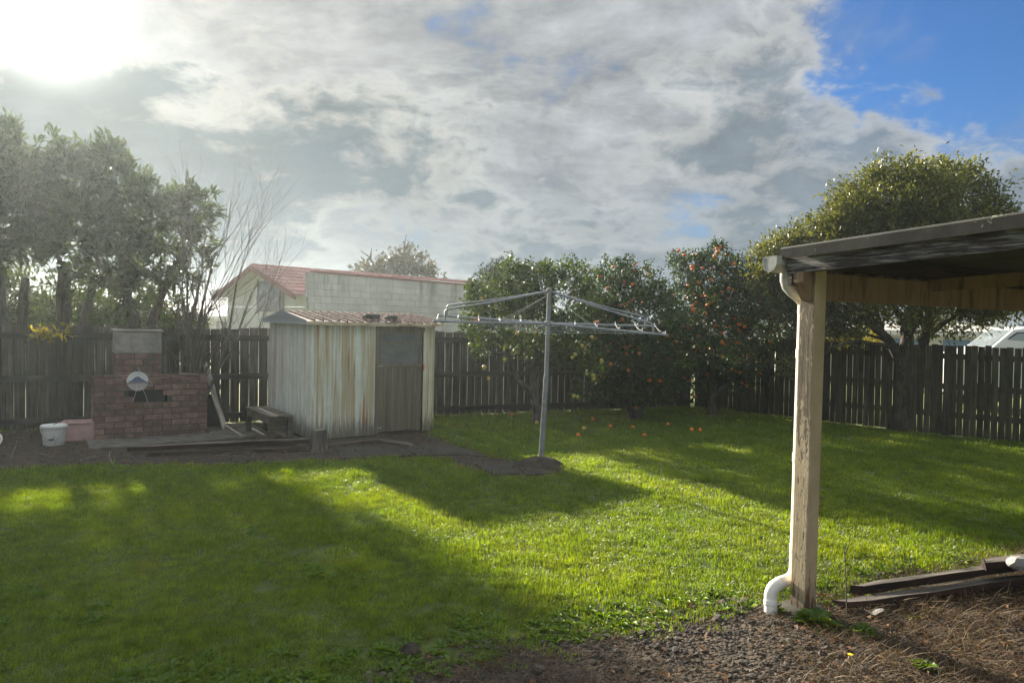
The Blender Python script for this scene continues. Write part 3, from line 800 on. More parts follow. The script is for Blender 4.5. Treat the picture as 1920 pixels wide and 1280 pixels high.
obj('eave_trim', tr, 'rusty_trim', shed)
tg = MB()
for sx in (-.118,):
    a = (sx, -ov, SH + .03); b = (sx, Dp + ov, SH + .03); c = (sx, Dp / 2, RZ + .02)
    tg.add([a, b, (sx, Dp + ov, SH + .075), (sx, Dp / 2, RZ + .06), (sx, -ov, SH + .075)], [(0, 4, 3, 2, 1), (1, 2, 3, 4, 0)])
    tg.beam((sx, -ov, SH + .035), (sx, Dp + ov, SH + .035), .012, .03)
obj('gable_trim', tg, 'grey_trim', shed)
def slab_on_roof(name, label, lx, ly, dims, m, cat):
    z = SH + .06 + (RZ - SH - .02) * (ly + ov) / (Dp / 2 + ov) + .03
    p = SHED_O + su * lx + sv * ly; o = obj(name, MB().box((0, 0, dims[2] / 2), dims), m, None, (p.x, p.y, z), (-.14, 0, SHED_A), bev=.008); return tag(o, label, cat)
slab_on_roof('weight_block', 'long black block weighing down the shed roof above the door hinge side', .96, .12, (.24, .14, .06), 'dark_box', 'block')
slab_on_roof('weight_block', 'short dark lump on the shed roof edge right of the long black block', 1.28, .10, (.17, .13, .05), 'dark_box', 'block')

# ------------------------------------------------------------------ brick barbecue
BA = R(34); BO = Vector((-5.75, 9.92, 0)); bu = Vector((math.cos(BA), math.sin(BA), 0)); bv = Vector((-math.sin(BA), math.cos(BA), 0))
bbq = thing('brick_barbecue', 'red brick barbecue with a grey rendered chimney, against the paling fence', 'barbecue', BO, BA)
BW, BD, CH, BL = 1.47, .70, .0865, .245
def brick_me(l, d, h):
    me = MB().box((0, 0, 0), (l, d, h)).mesh('brick'); me.materials.append(MATS['brick']); return me
bfull = brick_me(.232, .105, .0735); bhalf = brick_me(.1095, .105, .0735)
def brick(x, y, z, rz=0, half=False, par=bbq):
    obj('brick', bhalf if half else bfull, None, par, (x, y + random.uniform(-.002, .002), z), (0, 0, rz + random.gauss(0, .004)))
core = MB(); z0, z1 = 6 * CH, 8 * CH
core.box((BW / 2, BD / 2, z0 / 2), (BW - .02, BD - .02, z0)).box((.2, BD / 2, .5 * (z0 + z1) + .04), (.4 - .02, BD - .02, z1 - z0 + .18))
core.box((1.19, BD / 2, .5 * (z0 + z1) + .04), (.54, BD - .02, z1 - z0 + .18)); core.box((.655, BD / 2 + .12, .5 * (z0 + z1) + .04), (.6, BD - .28, z1 - z0 + .18))
obj('mortar_core', core, 'mortar', bbq)
for c in range(10):
    z = CH * (c + .5); off = c % 2
    xs = [(.1225 + BL * i, False) for i in range(6)] if not off else [(.06125, True)] + [(.245 + BL * i, False) for i in range(5)] + [(BW - .06125, True)]
    for x, h in xs:
        if c in (6, 7) and .42 < x < .88: continue
        brick(x, .05, z, 0, h)
    for sx, fl in ((.05, 0), (BW - .05, 0)):
        for j in range(2): brick(sx, .235 + BL * j + (.06 if off else 0), z, math.pi / 2)
obj('fire_opening', MB().box((.655, .07, 7 * CH), (.46, .02, 2 * CH - .01)), 'soot', bbq)
for i in range(6):                      # top course lying across both shoulders
    brick(.1225 + BL * i, .22, 10 * CH + .0385 - .04, 0)
cx0, cx1, cy0 = .28, .88, .33
obj('chimney_core', MB().box(((cx0 + cx1) / 2, cy0 + .19, .86 + .16), (cx1 - cx0 - .03, .34, .40)), 'mortar', bbq)
for c in range(4):
    z = .86 + CH * (c + .5)
    xs = [(cx0 + .1225, False), (cx0 + .3675, False), (cx0 + .55, True)] if c % 2 else [(cx0 + .05, True), (cx0 + .235, False), (cx0 + .48, False)]
    for x, h in xs: brick(x, cy0 + .05, z, 0, h)
    for sx in (cx0 + .05, cx1 - .05): brick(sx, cy0 + .24, z, math.pi / 2)
obj('chimney_stack', MB().box(((cx0 + cx1) / 2, cy0 + .19, 1.21 + .15), (cx1 - cx0 + .01, .38, .31)), 'render_grey', bbq, bev=.012)
obj('chimney_cap', MB().box(((cx0 + cx1) / 2, cy0 + .19, 1.535), (cx1 - cx0 + .05, .42, .03)), 'render_grey', bbq, bev=.006)
def on_bbq(x, y, z): return BO + bu * x + bv * y + Vector((0, 0, z))
# the round plate leaning over the fire opening, with wire legs
pl = MB(); pl.lathe([(.0, .012), (.06, .010), (.10, .018), (.135, .034), (.138, .030), (.10, .010), (.06, .0), (.0, .0)], 28, cap=False)
pp = on_bbq(.52, -.05, .83)
plate = thing('round_plate', 'round white and blue plate with wire legs leaning on the barbecue front', 'plate', pp, BA)
po = obj('disc', pl, 'plate', plate, (0, -.02, 0), (0, 0, 0)); po.data.transform(Matrix.Rotation(R(82), 4, 'X')); smooth(po.data, 50)
for (a, b) in (((-.01, -.05, -.03), (-.06, -.075, -.27)), ((.03, -.05, -.04), (.13, -.075, -.30)), ((.06, -.05, -.02), (.19, -.06, -.07)), ((.08, -.05, .05), (.20, -.03, -.06)), ((.02, -.05, .1), (0, -.05, .2))):
    mid = ((a[0] + b[0]) / 2 + .01, (a[1] + b[1]) / 2 - .02, (a[2] + b[2]) / 2); obj('wire', MB().tube([a, mid, b], .0028, 5), 'wire', plate)
for i, (x, y, rz, l, lab) in enumerate(((.18, .05, .3, .16, 'pale wood scrap on the left shoulder of the brick barbecue'), (1.02, .06, -.2, .12, 'short pale wood scrap on the barbecue next to the chimney'), (1.22, .08, -.45, .26, 'long pale wood scrap on the right shoulder of the barbecue'))):
    p = on_bbq(x, y, .91); o = obj('wood_scrap', MB().box((0, 0, 0), (l, .05, .02)), 'old_plank', None, p, (0, .05, BA + rz)); tag(o, lab, 'wood')

# concrete pad, long timbers, stump, bench, leaning plank, bucket, box
pad = [on_bbq(-.1, -.75, 0), on_bbq(2.25, -.65, 0), on_bbq(2.3, .75, 0), on_bbq(1.5, .8, 0), on_bbq(1.5, -.02, 0), on_bbq(-.1, -.02, 0)]
kind(obj('concrete_pad', MB().prism([tuple(p[:2]) for p in pad], -.02, .035), 'old_concrete', bev=.01), 'structure')
def plank(name, label, p, q, wd, th, m, cat='plank', z=None, roll=0, group=None):
    p = Vector(p); q = Vector(q); d = q - p; L = d.length; yaw = math.atan2(d.y, d.x); pit = -math.asin(d.z / L)
    mb = MB(); n = 8; vs = []; fs = []
    bow = [random.uniform(-.004, .004) for _ in range(n + 1)]
    for i in range(n + 1):
        x = L * i / n; e = 0
        for a, b in ((-wd / 2, 0), (wd / 2, 0), (wd / 2, th), (-wd / 2, th)): vs.append((x + (random.uniform(-.05, .05) if i in (0, n) else 0), a * (.7 if i in (0, n) else random.uniform(.9, 1.05)) + bow[i] * 2, b + random.uniform(-.006, .006)))
    for i in range(n):
        for k in range(4): fs.append((i * 4 + k, i * 4 + (k + 1) % 4, (i + 1) * 4 + (k + 1) % 4, (i + 1) * 4 + k))
    fs += [(0, 1, 2, 3), tuple(n * 4 + k for k in (3, 2, 1, 0))]
    o = obj(name, mb.add(vs, fs), m, None, p, (roll, pit, yaw), bev=.004)
    if label: tag(o, label, cat, group)
    return o
def gz(px, py, z=.01): v = gd(px, py); return Vector((v.x, v.y, z))
plank('timber_length', 'upper of two long dark timbers edging the bare dirt left of the stump', gz(240, 850, .036), gz(584, 834, .036), .11, .06, 'dark_red_timber', 'timber')
plank('timber_length', 'lower of two long dark timbers edging the bare dirt left of the stump', gz(272, 856, .01), gz(578, 845, .01), .09, .05, 'bench_wood', 'timber')
plank('timber_length', 'dark timber lying along the shed front, right of the stump', gz(614, 840, .01), gz(708, 829, .01), .10, .045, 'bench_wood', 'timber')
plank('loose_board', 'flat weathered board on the ground before the shed door', gz(704, 826, .02), gz(772, 838, .02), .16, .02, 'bench_wood', 'board')
def stump():
    p = gd(598, 845); t = thing('tree_stump', 'short upright grey log stump in front of the shed corner', 'stump', p)
    mb = MB(); seg = 18; vs = []; fs = []; ring = [random.uniform(.9, 1.1) for _ in range(seg)]
    for z, r in ((-.01, .125), (.05, .112), (.15, .102), (.27, .100), (.285, .094)):
        for k in range(seg):
            a = 6.2832 * k / seg; rr = r * ring[k] * (1 + (.10 if z < .06 and k % 5 == 0 else 0)); vs.append((rr * math.cos(a), rr * math.sin(a), z))
    for i in range(4):
        for k in range(seg): fs.append((i * seg + k, i * seg + (k + 1) % seg, (i + 1) * seg + (k + 1) % seg, (i + 1) * seg + k))
    obj('trunk', mb.add(vs, fs), 'stump_wood', t, sm=60)
    mb2 = MB(); mb2.v = [(.094 * ring[k] * math.cos(6.2832 * k / seg), .094 * ring[k] * math.sin(6.2832 * k / seg), .286 + .012 * math.cos(6.2832 * k / seg)) for k in range(seg)]; mb2.f = [tuple(range(seg))]
    obj('cut_top', mb2, 'cut_wood', t)
stump()
def bench():
    t = thing('wooden_bench', 'low weathered wooden bench beside the shed side wall', 'bench', SHED_O - su * .42 + sv * .0, SHED_A)
    for i in range(3): obj('seat_board', MB().box((-.11 + i * .11, .62, .385), (.104, 1.25, .03)), 'old_plank', t, bev=.004)
    for x in (-.13, .13):
        for y in (.06, 1.18): obj('leg', MB().box((x, y, .185), (.07, .07, .37)), 'bench_wood', t)
    obj('apron', MB().box((0, .10, .30), (.22, .025, .13)), 'bench_wood', t); obj('apron', MB().box((-.14, .62, .32), (.025, 1.05, .09)), 'bench_wood', t)
bench()
a = gz(420, 808, .03); b = at(384, 684, 11.75)
plank('leaning_plank', 'long plank leaning against the fence to the right of the barbecue', a, b, .085, .035, 'pale_plank', roll=0)
obj_panel = obj('metal_offcut', MB().box((0, 0, .25), (.32, .02, .5)), 'dark_box', None, on_bbq(1.66, .66, .03), (-.12, 0, BA + .25)); tag(obj_panel, 'dark sheet leaning beside the barbecue behind the plank', 'sheet')
def bucket():
    p = gd(101, 834); t = thing('bucket', 'white plastic bucket with lid rim and drooping handle by the barbecue', 'bucket', p, .4)
    obj('pail', MB().lathe([(.115, 0), (.122, .01), (.142, .245), (.142, .25)], 26), 'bucket_plastic', t, sm=40)
    obj('lid', MB().lathe([(.156, .235), (.16, .245), (.16, .268), (.15, .275), (.13, .262), (.0, .258)], 26), 'bucket_plastic', t, sm=40)
    pts = [(.155 * math.cos(a), .155 * math.sin(a) , .235 - .14 * math.sin(math.pi * (i / 14))) for i, a in enumerate([-.35 - 2.5 * k / 14 for k in range(15)])]
    obj('handle', MB().tube(pts, .005, 6), 'steel_bit', t); obj('grip', MB().tube(pts[6:9], .011, 8), 'dark_box', t)
bucket()
def pinkbox():
    p = (gd(122, 829) + gd(170, 826)) / 2 + Vector((-.05, .14, 0)); t = thing('plastic_tub', 'pale pink rectangular plastic tub between bucket and barbecue', 'tub', p, R(22))
    mb = MB(); a, b, h = .2, .14, .26
    lo = [(-a, -b), (a, -b), (a, b), (-a, b)]; vs = [(x * .9, y * .9, 0) for x, y in lo] + [(x, y, h) for x, y in lo] + [(x * .93, y * .92, h) for x, y in lo] + [(x * .85, y * .84, .02) for x, y in lo]
    fs = [(3, 2, 1, 0)] + [(r * 4 + k, r * 4 + (k + 1) % 4, r * 4 + 4 + (k + 1) % 4, r * 4 + 4 + k) for r in range(3) for k in range(4)] + [(12, 13, 14, 15)]
    obj('tub_body', mb.add(vs, fs), 'pink_plastic', t, bev=.008)
    rm = MB()
    for (x0, y0), (x1, y1) in zip(lo, lo[1:] + lo[:1]): rm.beam((x0 * 1.03, y0 * 1.03, h), (x1 * 1.03, y1 * 1.03, h), .03, .016)
    obj('rim', rm, 'pink_plastic', t)
pinkbox()
# dark concrete slabs of the path from the shed door to the clothes line
SL = [((628, 842), (745, 836), (775, 856), (640, 862)), ((752, 838), (838, 835), (880, 853), (784, 856)), ((845, 838), (890, 846), (912, 858), (884, 856)), ((890, 872), (960, 870), (975, 890), (925, 892)), ((968, 870), (1010, 872), (1030, 890), (985, 893))]
LB = ['wide dark concrete slab in front of the shed door, nearest the stump', 'dark concrete slab right of the slab at the shed door', 'narrow dark concrete slab at the lawn edge right of the shed', 'dark concrete slab left of the clothes line mound', 'dark concrete slab at the foot of the clothes line mound']
for q, lb in zip(SL, LB):
    tag(obj('paving_slab', MB().prism([tuple(gd(*p)[:2]) for p in reversed(q)], -.01, .022), 'dark_concrete', bev=.006), lb, 'slab', 'slabs of the path to the clothes line')
# pale sticks lying in the bare dirt
stick_px = [((150, 866), (190, 860)), ((300, 832), (345, 838)), ((20, 862), (32, 832)), ((205, 850), (215, 884)), ((395, 858), (470, 852)), ((60, 850), (110, 866)), ((420, 800), (436, 812)), ((330, 868), (392, 864))]
STK = ['pale stick in the dirt below the pink tub', 'pale stick lying on the concrete in front of the barbecue', 'pale stick standing aslant in the dirt at the far left', 'pale stick pointing at the lawn below the barbecue left corner', 'pale stick lying in front of the two long timbers', 'pale stick in the dirt below the white bucket', 'pale stick at the foot of the leaning plank', 'pale stick at the lawn edge in front of the barbecue']
for i, (p, q) in enumerate(stick_px):
    P_, Q_ = gz(*p, .02), gz(*q, .03 if i != 2 else .05); mid = (P_ + Q_) / 2 + Vector((random.uniform(-.04, .04), random.uniform(-.04, .04), .02))
    tag(obj('fallen_stick', MB().tube([P_, mid, Q_], [.008, .007, .004], 5), 'old_plank'), STK[i], 'stick', 'sticks on the dirt by the barbecue')
# pruned branches draped by the bucket
for i, (a_, b_, c_) in enumerate((((0, 822), (55, 806), (88, 800)), ((52, 832), (62, 808), (112, 788)), ((30, 815), (75, 800), (125, 784)))):
    z0 = .03; A_ = gz(*a_, z0); B_ = A_.lerp(gz(b_[0], 830, 0), .6) + Vector((0, 0, .12)); C_ = gz(c_[0], 832, .33 - .03 * i)
    tag(obj('cut_branch', MB().tube([A_, B_, C_], [.012, .009, .005], 6), 'bark_bare'), ('lowest cut branch lying left of the white bucket', 'cut branch arching up over the white bucket lid', 'middle cut branch resting behind the white bucket')[i], 'branch')
hr = MB(); hc = gz(-8, 838, .10); hr.tube([hc + Vector((.075 * math.cos(a), .02 * math.sin(a), .075 * math.sin(a))) for a in [k * 6.2832 / 24 for k in range(25)]], .013, 8, cap=False)
tag(obj('hose_loop', hr, 'white_plastic', sm=60), 'white plastic ring at the left edge of the picture', 'ring')

# ------------------------------------------------------------------ rotary clothes line
def clothes_line():
    base = gd(1014, 866); Y = base.y; t = thing('clothes_line', 'grey galvanised rotary clothes line with four arms standing on the lawn', 'clothes line', base)
    def W_(px, py, YY): return at(px, py, YY) - base
    top = W_(1030, 545, Y + .02); col = W_(1027, 606, Y + .01); bot = Vector((0, 0, -.05))
    bend = bot.lerp(top, .52) + Vector((.015, 0, 0))
    obj('pole', MB().tube([bot, bend], [.035, .033], 14).tube([bend - Vector((0, 0, .01)), top], [.028, .027], 14), 'galvanised', t, sm=40)
    obj('pole_cap', MB().lathe([(.03, -.02), (.034, 0), (.034, .03), (.012, .04)], 14, top), 'galvanised', t, sm=40)
    obj('collar', MB().lathe([(.034, -.03), (.044, -.025), (.044, .02), (.034, .028)], 14, col), 'galvanised', t, sm=40)
    ends = [W_(812, 602, Y - .40), W_(818, 591, Y + .50), W_(1252, 628, Y - .54), W_(1230, 612, Y + .42)]
    hooks = []
    for i, e in enumerate(ends):
        arm = obj('arm', MB().tube([col, col.lerp(e, .5) + Vector((0, 0, -.004)), e], .0155, 10), 'galvanised', t, sm=40)
        k = .90 if i != 2 else .885
        foot = col.lerp(e, k); kn = foot + Vector((0, 0, .135 if i < 2 else .11)); kn2 = kn + (top - kn).normalized() * .03 + Vector((0, 0, .006))
        st = top + Vector((-.03 if i < 2 else .03, 0, -.01))
        obj('strut', MB().tube([st, st.lerp(kn2, .5) + Vector((0, 0, -.012)), kn2, kn + Vector((0, 0, -.008)), foot], .0125, 9), 'galvanised', t, sm=50)
        s0 = top + Vector((-.04 if i < 2 else .04, 0, -.07)); obj('stay_wire', MB().tube([s0, col.lerp(e, .40)], .0022, 5), 'wire', t)
        hk = []
        for j in range(5):
            p = col.lerp(e, .24 + .185 * j); h = p + Vector((0, 0, .045)); hk.append(p + Vector((0, 0, .022)))
            obj('line_hook', MB().tube([p, p + Vector((.004, 0, .03)), h + Vector((.008, 0, 0))], .0042, 5), 'galvanised', arm)
        hooks.append(hk)
    for j in range(5):
        for a_, b_ in ((0, 1), (1, 3), (3, 2), (2, 0)):
            p, q = hooks[a_][j], hooks[b_][j]; m_ = p.lerp(q, .5) + Vector((0, 0, -.035 * (q - p).length))
            obj('drying_line', MB().tube([p, p.lerp(q, .25).lerp(m_, .75) , m_, q.lerp(p, .25).lerp(m_, .75), q], .0019, 4), 'wire', t)
    mound_r = [random.uniform(.85, 1.15) for _ in range(22)]
    mp = gd(1014, 874); mb = MB(); vs = []; fs = []; sg = 22
    prof = [(.33, -.02), (.27, .03), (.19, .085), (.10, .115), (.03, .12)]
    for r, z in prof:
        for k in range(sg):
            a = 6.2832 * k / sg; rr = r * mound_r[k] * random.uniform(.95, 1.05); vs.append((rr * math.cos(a), rr * math.sin(a) * .9, z + random.uniform(-.006, .006)))
    for i in range(4):
        for k in range(sg): fs.append((i * sg + k, i * sg + (k + 1) % sg, (i + 1) * sg + (k + 1) % sg, (i + 1) * sg + k))
    fs.append(tuple(4 * sg + k for k in range(sg)))
    tag(obj('soil_mound', mb.add(vs, fs), 'bare_dirt', None, mp, sm=60), 'dark mound of soil around the clothes line foot', 'mound')
    for px, py, YY, m, lb, sl_ in ((893, 599, Y - .22, 'peg_red', 'red peg lying on the left arms of the clothes line', 1.4), (1118, 603, Y - .15, 'peg_red', 'orange and red pegs clipped on the right arms of the clothes line', .6)):
        pk = thing('clothes_peg', lb, 'peg', at(px, py, YY))
        for s_ in (-1, 1): obj('prong', MB().beam((-.035, s_ * .006, -.005), (.035, s_ * .012, .02 * s_ * sl_), .012, .012), m if s_ < 0 or sl_ > 1 else 'peg_cream', pk)
clothes_line()

# ------------------------------------------------------------------ carport corner
CA = R(30); cu = Vector((math.cos(CA), math.sin(CA), 0)); cv = Vector((math.sin(CA), -math.cos(CA), 0))
PB = gd(1505, 1146)                                   # centre of the post foot
car = thing('carport', 'open carport corner with cream peeling post, beam and flaking dark fascia', 'carport', PB, CA)
# local axes: x along the beam, -y towards the camera side (cv)
pw = .108
obj('post', MB().box((0, 0, 1.10), (pw, pw, 2.20)), 'peeling_paint', car, bev=.005)
obj('post_footing', MB().lathe([(.16, -.02), (.15, .015), (.12, .035), (.0, .04)], 14, (0, 0, 0)), 'dark_concrete', car, sm=50)
obj('beam', MB().box((2.30, .018, 2.045), (4.55, .05, .17)), 'beam_paint', car, bev=.003)
br = MB(); q = [(-.135, 2.125), (-.135, 2.065), (-.060, 1.955), (-.02, 1.955), (-.02, 2.125)]
vs = [(x, -.03 + s_, z) for s_ in (0, .07) for x, z in q]; br.add(vs, [(0, 1, 2, 3, 4), (9, 8, 7, 6, 5)] + [(i, 5 + i, 5 + (i + 1) % 5, (i + 1) % 5) for i in range(5)])
obj('bracket', br, 'beam_paint', car)
SLP = .045; XL = -.105                                # roof rises towards the camera side
def zr(y, z): return z - SLP * (y - .12)
fas = MB().beam((XL, .105, zr(.105, 2.175)), (XL, -4.6, zr(-4.6, 2.175)), .03, .115)
fo = obj('fascia', fas, 'flaking_fascia', car)
fo.data.transform(Matrix.Translation((0, 0, 0)))
cap = MB(); prof = [(-.045, -.040), (-.047, .024), (-.035, .036), (.20, .036), (.20, .030), (-.030, .028), (-.038, .018), (-.036, -.040)]
n = len(prof); yy = [.135, -1.0, -2.2, -3.4, -4.6]
vs = [(XL + a, y_, zr(y_, 2.250) + b) for y_ in yy for a, b in prof]
fs = [(i * n + k, i * n + (k + 1) % n, (i + 1) * n + (k + 1) % n, (i + 1) * n + k) for i in range(len(yy) - 1) for k in range(n)] + [tuple(range(n))[::-1]]
obj('roof_edge_cap', cap.add(vs, fs), 'roof_cap', car)
# corrugated roof sheets, each its own piece
for i in range(6):
    x0 = XL + .02 + i * .79; vs = []; fs = []; m_ = 22
    for y_ in (.15, -4.6):
        for k in range(m_ + 1): vs.append((x0 + .80 * k / m_, y_, zr(y_, 2.258) + .008 * math.sin(k * math.pi * 2 / 2.0 * .5) + (.002 if i % 2 else 0)))
    fs = [(k, k + 1, m_ + 2 + k, m_ + 1 + k) for k in range(m_)]
    sheet_solid(obj('roof_sheet', MB().add(vs, fs), 'roof_under', car), .0015)
for y_ in (.0, -1.1, -2.2, -3.3, -4.4):
    obj('purlin', MB().box((2.34, y_, zr(y_, 2.19)), (4.80, .045, .09)), 'dark_red_timber', car)
for x_ in (1.3, 2.6, 3.9):
    obj('rafter', MB().beam((x_, .15, zr(.15, 2.10)), (x_, -4.6, zr(-4.6, 2.10)), .045, .085), 'beam_paint', car)
obj('end_board', MB().box((2.30, .105, zr(.1, 2.145)), (4.78, .026, .20)), 'flaking_fascia', car)
# gutter along the far edge: half-round, its open end shows at the left
gpts = [(.0, .0), (-.0, -.055), (.018, -.085), (.055, -.10), (.092, -.085), (.105, -.05), (.105, -.005)]
n = len(gpts); vs = [(x_, .122 + a, 2.232 + b) for x_ in (-.20, 4.5) for a, b in gpts]; fs = [(k, k + 1, n + k + 1, n + k) for k in range(n - 1)]
gut = sheet_solid(obj('gutter', MB().add(vs, fs), 'old_white_plastic', car), .003)
vs = [(-.198, .122 + a, 2.232 + b) for a, b in gpts]; obj('gutter_end', MB().add(vs, [tuple(range(n))]), 'old_white_plastic', gut)
# downpipe
def arc(c, a0, a1, r, ax, n=7): return [c + (ax[0] * math.cos(a0 + (a1 - a0) * i / (n - 1)) + ax[1] * math.sin(a0 + (a1 - a0) * i / (n - 1))) * r for i in range(n)]
X_ = Vector((1, 0, 0)); Y_ = Vector((0, 1, 0)); Z_ = Vector((0, 0, 1))
py_ = .112; pr = .038; pxx = .062
dp = obj('downpipe', MB().tube([(pxx, py_, 1.92), (pxx, py_, .30)], pr, 16), 'white_plastic', car, sm=40)
up = [Vector((-.035, .175, 2.14)), Vector((-.035, .175, 2.085)), Vector((-.03, .165, 2.05)), Vector((-.005, .145, 2.015)), Vector((.025, .12, 1.985)), Vector((pxx, py_, 1.945)), Vector((pxx, py_, 1.88))]
obj('elbow', MB().tube(up, pr + .003, 16), 'old_white_plastic', dp, sm=40)
lo = [Vector((pxx, py_, .33)), Vector((pxx, py_, .25))] + arc(Vector((pxx - .07, py_, .235)), 0, -math.pi / 2, .07, (X_, Z_)) + [Vector((pxx - .16, py_ - .01, .165))]
lo += arc(Vector((pxx - .19, py_ - .02, .10)), math.pi / 2, math.pi, .062, (X_, Z_)) + [Vector((pxx - .265, py_ - .035, .02)), Vector((pxx - .275, py_ - .04, -.03))]  # toe of the pipe in the gravel
obj('elbow', MB().tube(lo, pr + .002, 16), 'white_plastic', dp, sm=40)
for z_ in (1.62, .95, .36): obj('joint_ring', MB().lathe([(pr, -.03), (pr + .004, -.028), (pr + .004, .028), (pr, .03)], 16, (pxx, py_, z_), cap=False), 'white_plastic', dp, sm=40)
p1, p2 = lo[-3], lo[-2]
obj('joint_ring', MB().tube([p1.lerp(p2, .3), p1.lerp(p2, .62)], pr + .006, 16), 'white_plastic', dp, sm=40)

# timber pile right of the post
pl_ = [
 ('rotten_plank', 'front board of the rotting timber pile, its tip nearest the carport post', gd(1572, 1140, .02), gd(1995, 1082, .05), .07, .045, 'dark_red_timber'),
 ('rotten_plank', 'grey topped board lying along the back of the rotting timber pile', gd(1602, 1112, .05), gd(1965, 1058, .12), .06, .05, 'dark_red_timber'),
 ('rotten_plank', 'short dark board stacked highest in the timber pile at the right edge', gd(1845, 1064, .16), gd(2040, 1042, .18), .10, .05, 'dark_red_timber'),
 ('rotten_plank', 'mossy board at the bottom of the timber pile', gd(1735, 1112, .0), gd(2020, 1088, .01), .12, .045, 'bench_wood')]
for nm, lb, p, q, wd, th, m in pl_: plank(nm, lb, p, q, wd, th, m, 'plank', group='rotting timber pile')
rk = rock_mesh('concrete_lump', 'pale_rubble', 2, .75, .16); ro = obj('concrete_lump', rk, None, None, gd(1912, 1056, .21)); ro.scale = (.085, .07, .06); tag(ro, 'pale broken concrete lump on top of the timber pile', 'rubble')
rk = rock_mesh('dark_lump', 'bare_dirt', 2, .7, .2); ro = obj('soil_clod', rk, None, None, gz(768, 1226, .025)); ro.scale = (.055, .05, .05); tag(ro, 'dark rounded clod at the near edge of the lawn', 'clod')
o = obj('wooden_stake', MB().box((0, 0, .2), (.09, .09, .42)), 'bench_wood', None, gz(1938, 1060, 0), (.05, 0, .4)); tag(o, 'dark stub of a post at the right edge behind the timber pile', 'post')
# bits on the ground near the post
sc_ = MB(); vs = []; 
for i in range(5):
    for j in range(3): vs.append((i * .03 - .06, j * .028, .012 + random.uniform(-.01, .016)))
sc_.add(vs, [(i * 3 + j, i * 3 + j + 1, i * 3 + j + 4, i * 3 + j + 3) for i in range(4) for j in range(2)])
tag(sheet_solid(obj('torn_wrapper', sc_, 'render_grey', None, gz(1648, 1162, .03), (0, 0, .3)), .002), 'crumpled grey plastic scrap on the straw right of the post', 'scrap')
for px, py, lb in ((1785, 1196, 'small tan stone on the straw towards the right edge'), (1696, 1208, 'small grey stone on the gravel below the timber pile'), (1660, 1212, 'rounded grey stone left of its twin below the timber pile'), (1617, 1256, 'dark stone on the gravel near the bottom edge')):
    ro = obj('loose_stone', stones[random.randint(0, 5)], None, None, gz(px, py, .015), (0, 0, random.random() * 6)); ro.scale = (.028, .022, .022); tag(ro, lb, 'stone')

# ------------------------------------------------------------------ neighbouring garage with the block wall
GA = math.atan2(.73, .68); GO = at(578, 600, 21.0); GO.z = 0
gar = thing('block_garage', 'neighbour garage with stained white block wall and red gable roof', 'garage', GO, GA)
LW = 11.2; GW = 5.0; EV = 2.42; RG = 3.30; WT = 3.10
def wt(x): return WT - .10 * x / LW
core = MB(); n_c = 14
core.add([(0, .01, 0), (LW, .01, 0), (LW, .19, 0), (0, .19, 0), (0, .01, wt(0) - .005), (LW, .01, wt(LW) - .005), (LW, .19, wt(LW) - .005), (0, .19, wt(0) - .005)], [(0, 1, 5, 4), (1, 2, 6, 5), (2, 3, 7, 6), (3, 0, 4, 7), (4, 5, 6, 7)])
obj('wall_core', core, 'block_joint', gar)
bk = MB().box((0, 0, 0), (.387, .05, .187)).mesh('block'); bk.materials.append(MATS['painted_block'])
bh = MB().box((0, 0, 0), (.187, .05, .187)).mesh('block'); bh.materials.append(MATS['painted_block'])
for c in range(9):
    z = 1.12 + .2 * c
    for i in range(29):
        x = .2 + .4 * i - (.2 if c % 2 else 0)
        if x > 10.9: continue
        if x < .05: obj('block', bh, None, gar, (.1, .026, z)); continue
        obj('block', bk, None, gar, (x, .026 + random.uniform(-.0015, .0015), z))
top = MB(); m_ = 28
for i in range(m_):
    xa, xb = .4 * i, .4 * (i + 1) - .005; top.add([(xa, .001, 2.822), (xb, .001, 2.822), (xb, .001, wt(xb)), (xa, .001, wt(xa)), (xa, .2, wt(xa)), (xb, .2, wt(xb)), (xa, .2, 2.822)], [(0, 1, 2, 3), (3, 2, 5, 4), (0, 3, 4, 6)])
obj('top_course', top, 'painted_block', gar)
obj('wall_base', MB().box((LW / 2, .025, .5), (LW, .045, 1.0)), 'painted_block', gar)
obj('wall_capping', MB().add([(.15, -.03, wt(0) + .004), (LW, -.03, wt(LW) + .004), (LW, .24, wt(LW) + .004), (.15, .24, wt(0) + .004), (.15, -.03, wt(0) + .055), (LW, -.03, wt(LW) + .055), (LW, .24, wt(LW) + .055), (.15, .24, wt(0) + .055)],
    [(0, 1, 5, 4), (1, 2, 6, 5), (2, 3, 7, 6), (3, 0, 4, 7), (4, 5, 6, 7)]), 'red_trim', gar)
# gable end: horizontal cladding boards (gable plane x=0, from y=.1 to y=GW)
for i in range(9):
    z0, z1 = .35 * i, min(.35 * (i + 1) - .012, 3.2)
    def half(z): return GW / 2 if z <= EV else max(.02, GW / 2 * (RG - z) / (RG - EV))
    a0, a1 = half(z0), half(z1); ym = GW / 2 + .1
    mb = MB(); mb.add([(.0 - .012, ym - a0, z0), (-.012, ym + a0, z0), (.0, ym + a1, z1), (.0, ym - a1, z1), (.03, ym - a0, z0), (.03, ym + a0, z0), (.03, ym + a1, z1), (.03, ym - a1, z1)],
        [(0, 1, 2, 3)[::-1], (4, 5, 6, 7), (0, 1, 5, 4), (3, 2, 6, 7), (0, 3, 7, 4), (1, 2, 6, 5)]); obj('cladding_board', mb, 'white_cladding', gar)
gw = obj('window', MB().box((-.02, 2.15, 2.42), (.05, 1.5, .95)), 'dark_window', gar)
for y_ in (1.36, 2.94): obj('window_frame', MB().box((-.045, y_, 2.42), (.03, .05, 1.06)), 'render_grey', gw)
